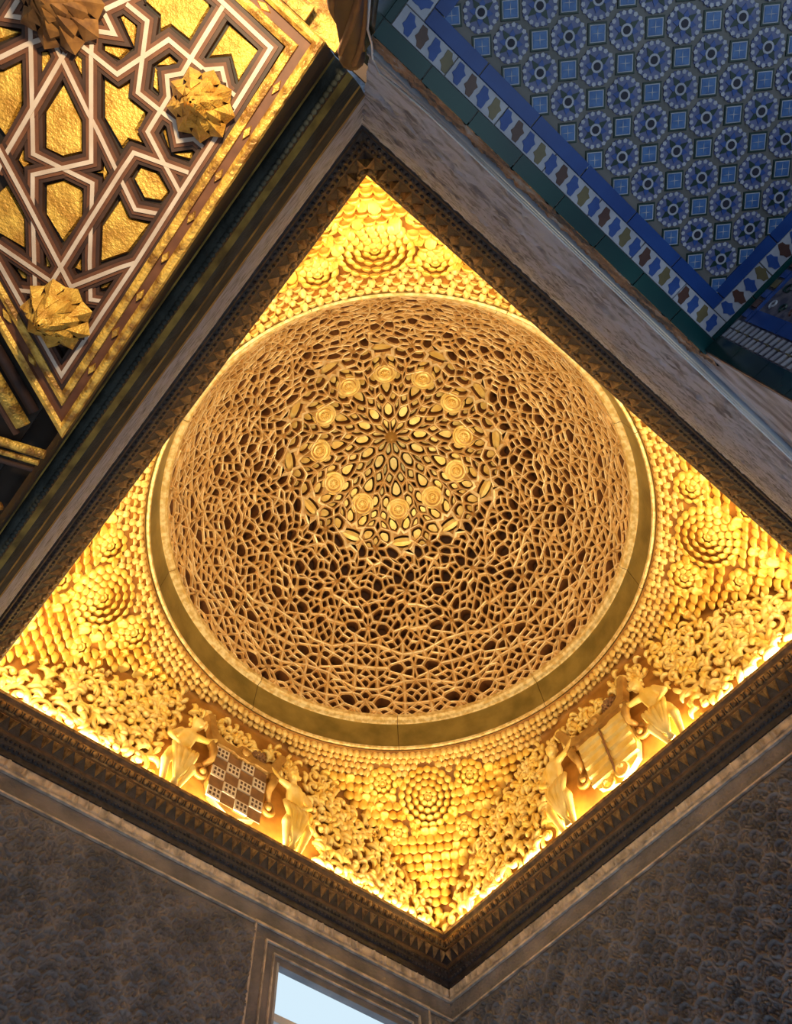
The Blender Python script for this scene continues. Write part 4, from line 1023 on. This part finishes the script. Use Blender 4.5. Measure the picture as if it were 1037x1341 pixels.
# right jamb of the doorway
jb = slab('wall_jamb', (DX1 - .008, -1.10, -ZC), (DX1 + .0, YW0 - .001, DZ - .006), M['t_dim']); tag(jb, 'dim patterned tile wall inside the doorway', kind='structure')
XJ = DX1 - .008
def jtile(name, y0_, y1_, z0_, z1_, mt, t_=.004, skew=0):
    b = MB(); b.add([(XJ, y0_, z0_), (XJ, y1_, z0_ + skew), (XJ, y1_, z1_ + skew), (XJ, y0_, z1_), (XJ - t_, y0_ - 0, z0_), (XJ - t_, y1_, z0_ + skew), (XJ - t_, y1_, z1_ + skew), (XJ - t_, y0_, z1_)],
                    [(4, 5, 6, 7), (0, 1, 5, 4), (1, 2, 6, 5), (2, 3, 7, 6), (3, 0, 4, 7)]); return b.build(name, mt, jb)
for i in range(9): jtile('dark_teal_tile', -.236, -.193, DZ - .13 * (i + 1), DZ - .13 * i - .002 - .005 * (i == 0), M['teal_dark'])
for i in range(42):
    z = DZ - .02 - .0235 * i
    jtile('white_bar', -.262, -.240, z - .011, z, M['t_white'], .003, .006); jtile('white_bar', -.288, -.266, z - .011, z, M['t_white'], .003, .006)
    if i % 2: jtile('olive_bar', -.266, -.262, z - .02, z, M['t_olive'], .003)
for i in range(8): jtile('cobalt_tile', -.325, -.292, DZ - .06 - .13 * (i + 1), DZ - .06 - .13 * i - .002, M['cobalt'])
jtile('cobalt_tile', -1.09, -.292, DZ - .055, DZ - .045, M['t_blue'])
for i in range(28): jtile('border_motif', -.30 - .028 * i - .02, -.30 - .028 * i, DZ - .040, DZ - .015, mot[i % 4].materials[0])
for i in range(12):
    for j in range(12):
        y = -.35 - .042 * i; z = DZ - .085 - .045 * j; k = .011 + .003 * ((i * 7 + j * 3) % 3); b = MB()
        b.tube([(XJ - .001, y + k * math.cos(w + i) * (1 - .08 * w), z + k * math.sin(w + i) * (1 - .08 * w)) for w in np.linspace(0, 6.0, 9)], .0028, 5); b.build('floral_curl', (M['t_white'], M['t_green'], M['t_brown'], M['t_olive'])[(i + j) % 4], jb)
lj = slab('wall_jamb', (DX0 - .10, -1.10, -ZC), (DX0, YW0 - .003, 2.6), M['teal_dark']); tag(lj, 'tile wall of the doorway on the passage side', kind='structure')
# rough broken edge and mouldings over the doorway
def h_rough(U, Z): return .003 + .004 * (np.sin(U * 91 + 3 * np.sin(Z * 70)) * np.sin(Z * 160 + 2 * np.sin(U * 40)) + .5 * np.sin(U * 233 + Z * 90))
ro = relief_wall('trim_5', DX0, DX1 + .05, DZ - .004, 2.03, lambda U, Z, H: np.stack([U, YW0 + H, Z], -1), h_rough, [M['rubble']], lambda u, z: np.zeros(len(u)), step=.008)
tag(ro, 'rough broken edge of plaster and brick above the tiled doorway', kind='structure')
mo = empty('trim_6', (XW0, YW0, ZM0 + ZC)); tag(mo, 'smooth grey moulding with pale edges above the tiled doorway', kind='structure')
for z, r_, o_ in ((2.150, .007, .006), (2.122, .005, .005), (2.098, .007, .008), (2.072, .005, .006), (2.045, .008, .006)):
    b = MB(); b.tube([(0.0, o_, z - ZM0), (7.8, o_, z - ZM0)], r_, 8); b.build('moulding_roll', M['plaster_hi'], mo, True, False)
b = MB(); b.box((0, -.02, 0), (7.8, .001, ZM1 - ZM0)); b.build('moulding_bed', M['plaster_gr'], mo, shift=False)
cb = MB(); cb.tube([(-.128, -.186, 1.30), (-.128, -.186, 1.83), (-.112, -.182, 1.94), (-.101, -.176, 2.10), (-.070, -.166, 2.142), (-.01, -.166, 2.07), (.045, -.166, 2.03), (.15, -.166, 2.02), (1.5, -.165, 2.015), (5.0, -.165, 2.0)], .0028, 6)  # thin tube standing for the white highlight on the moulding's edge
tag(cb.build('glint', M['white_glint'], None, True), 'thin white cable curving along the moulding above the doorway', 'glint')
# carved wooden post at the corner between doorway and passage
po = empty('carved_post', (-.142, -.150, 0)); tag(po, 'slim carved brown wooden post between doorway and passage', 'post')
TOPZ = 2.13 + ZC
b = MB(); b.lathe([(.024, 0), (.024, TOPZ - .10), (.030, TOPZ - .06), (.032, TOPZ - .02), (.020, TOPZ)], 12); b.add([(.02 * math.cos(w), .02 * math.sin(w), TOPZ) for w in np.linspace(0, 2 * math.pi, 12, endpoint=False)], [list(range(12))]); b.build('post_shaft', M['cof_wood'], po, True, False)
for k in range(4):
    b = MB(); pts = [(.025 * math.cos(k * 1.571 + 7 * s), .025 * math.sin(k * 1.571 + 7 * s), .9 + (TOPZ - 1.0) * s) for s in np.linspace(0, 1, 40)]; b.tube(pts, .0065, 5); b.build('twisted_vine', M['cof_red'], po, True, False)
pier = slab('wall_pier', (-.232, -.42, -ZC), (DX0 - .101, -.20, 2.6), M['cof_dark']); tag(pier, 'dark plaster pier behind the carved post', kind='structure')
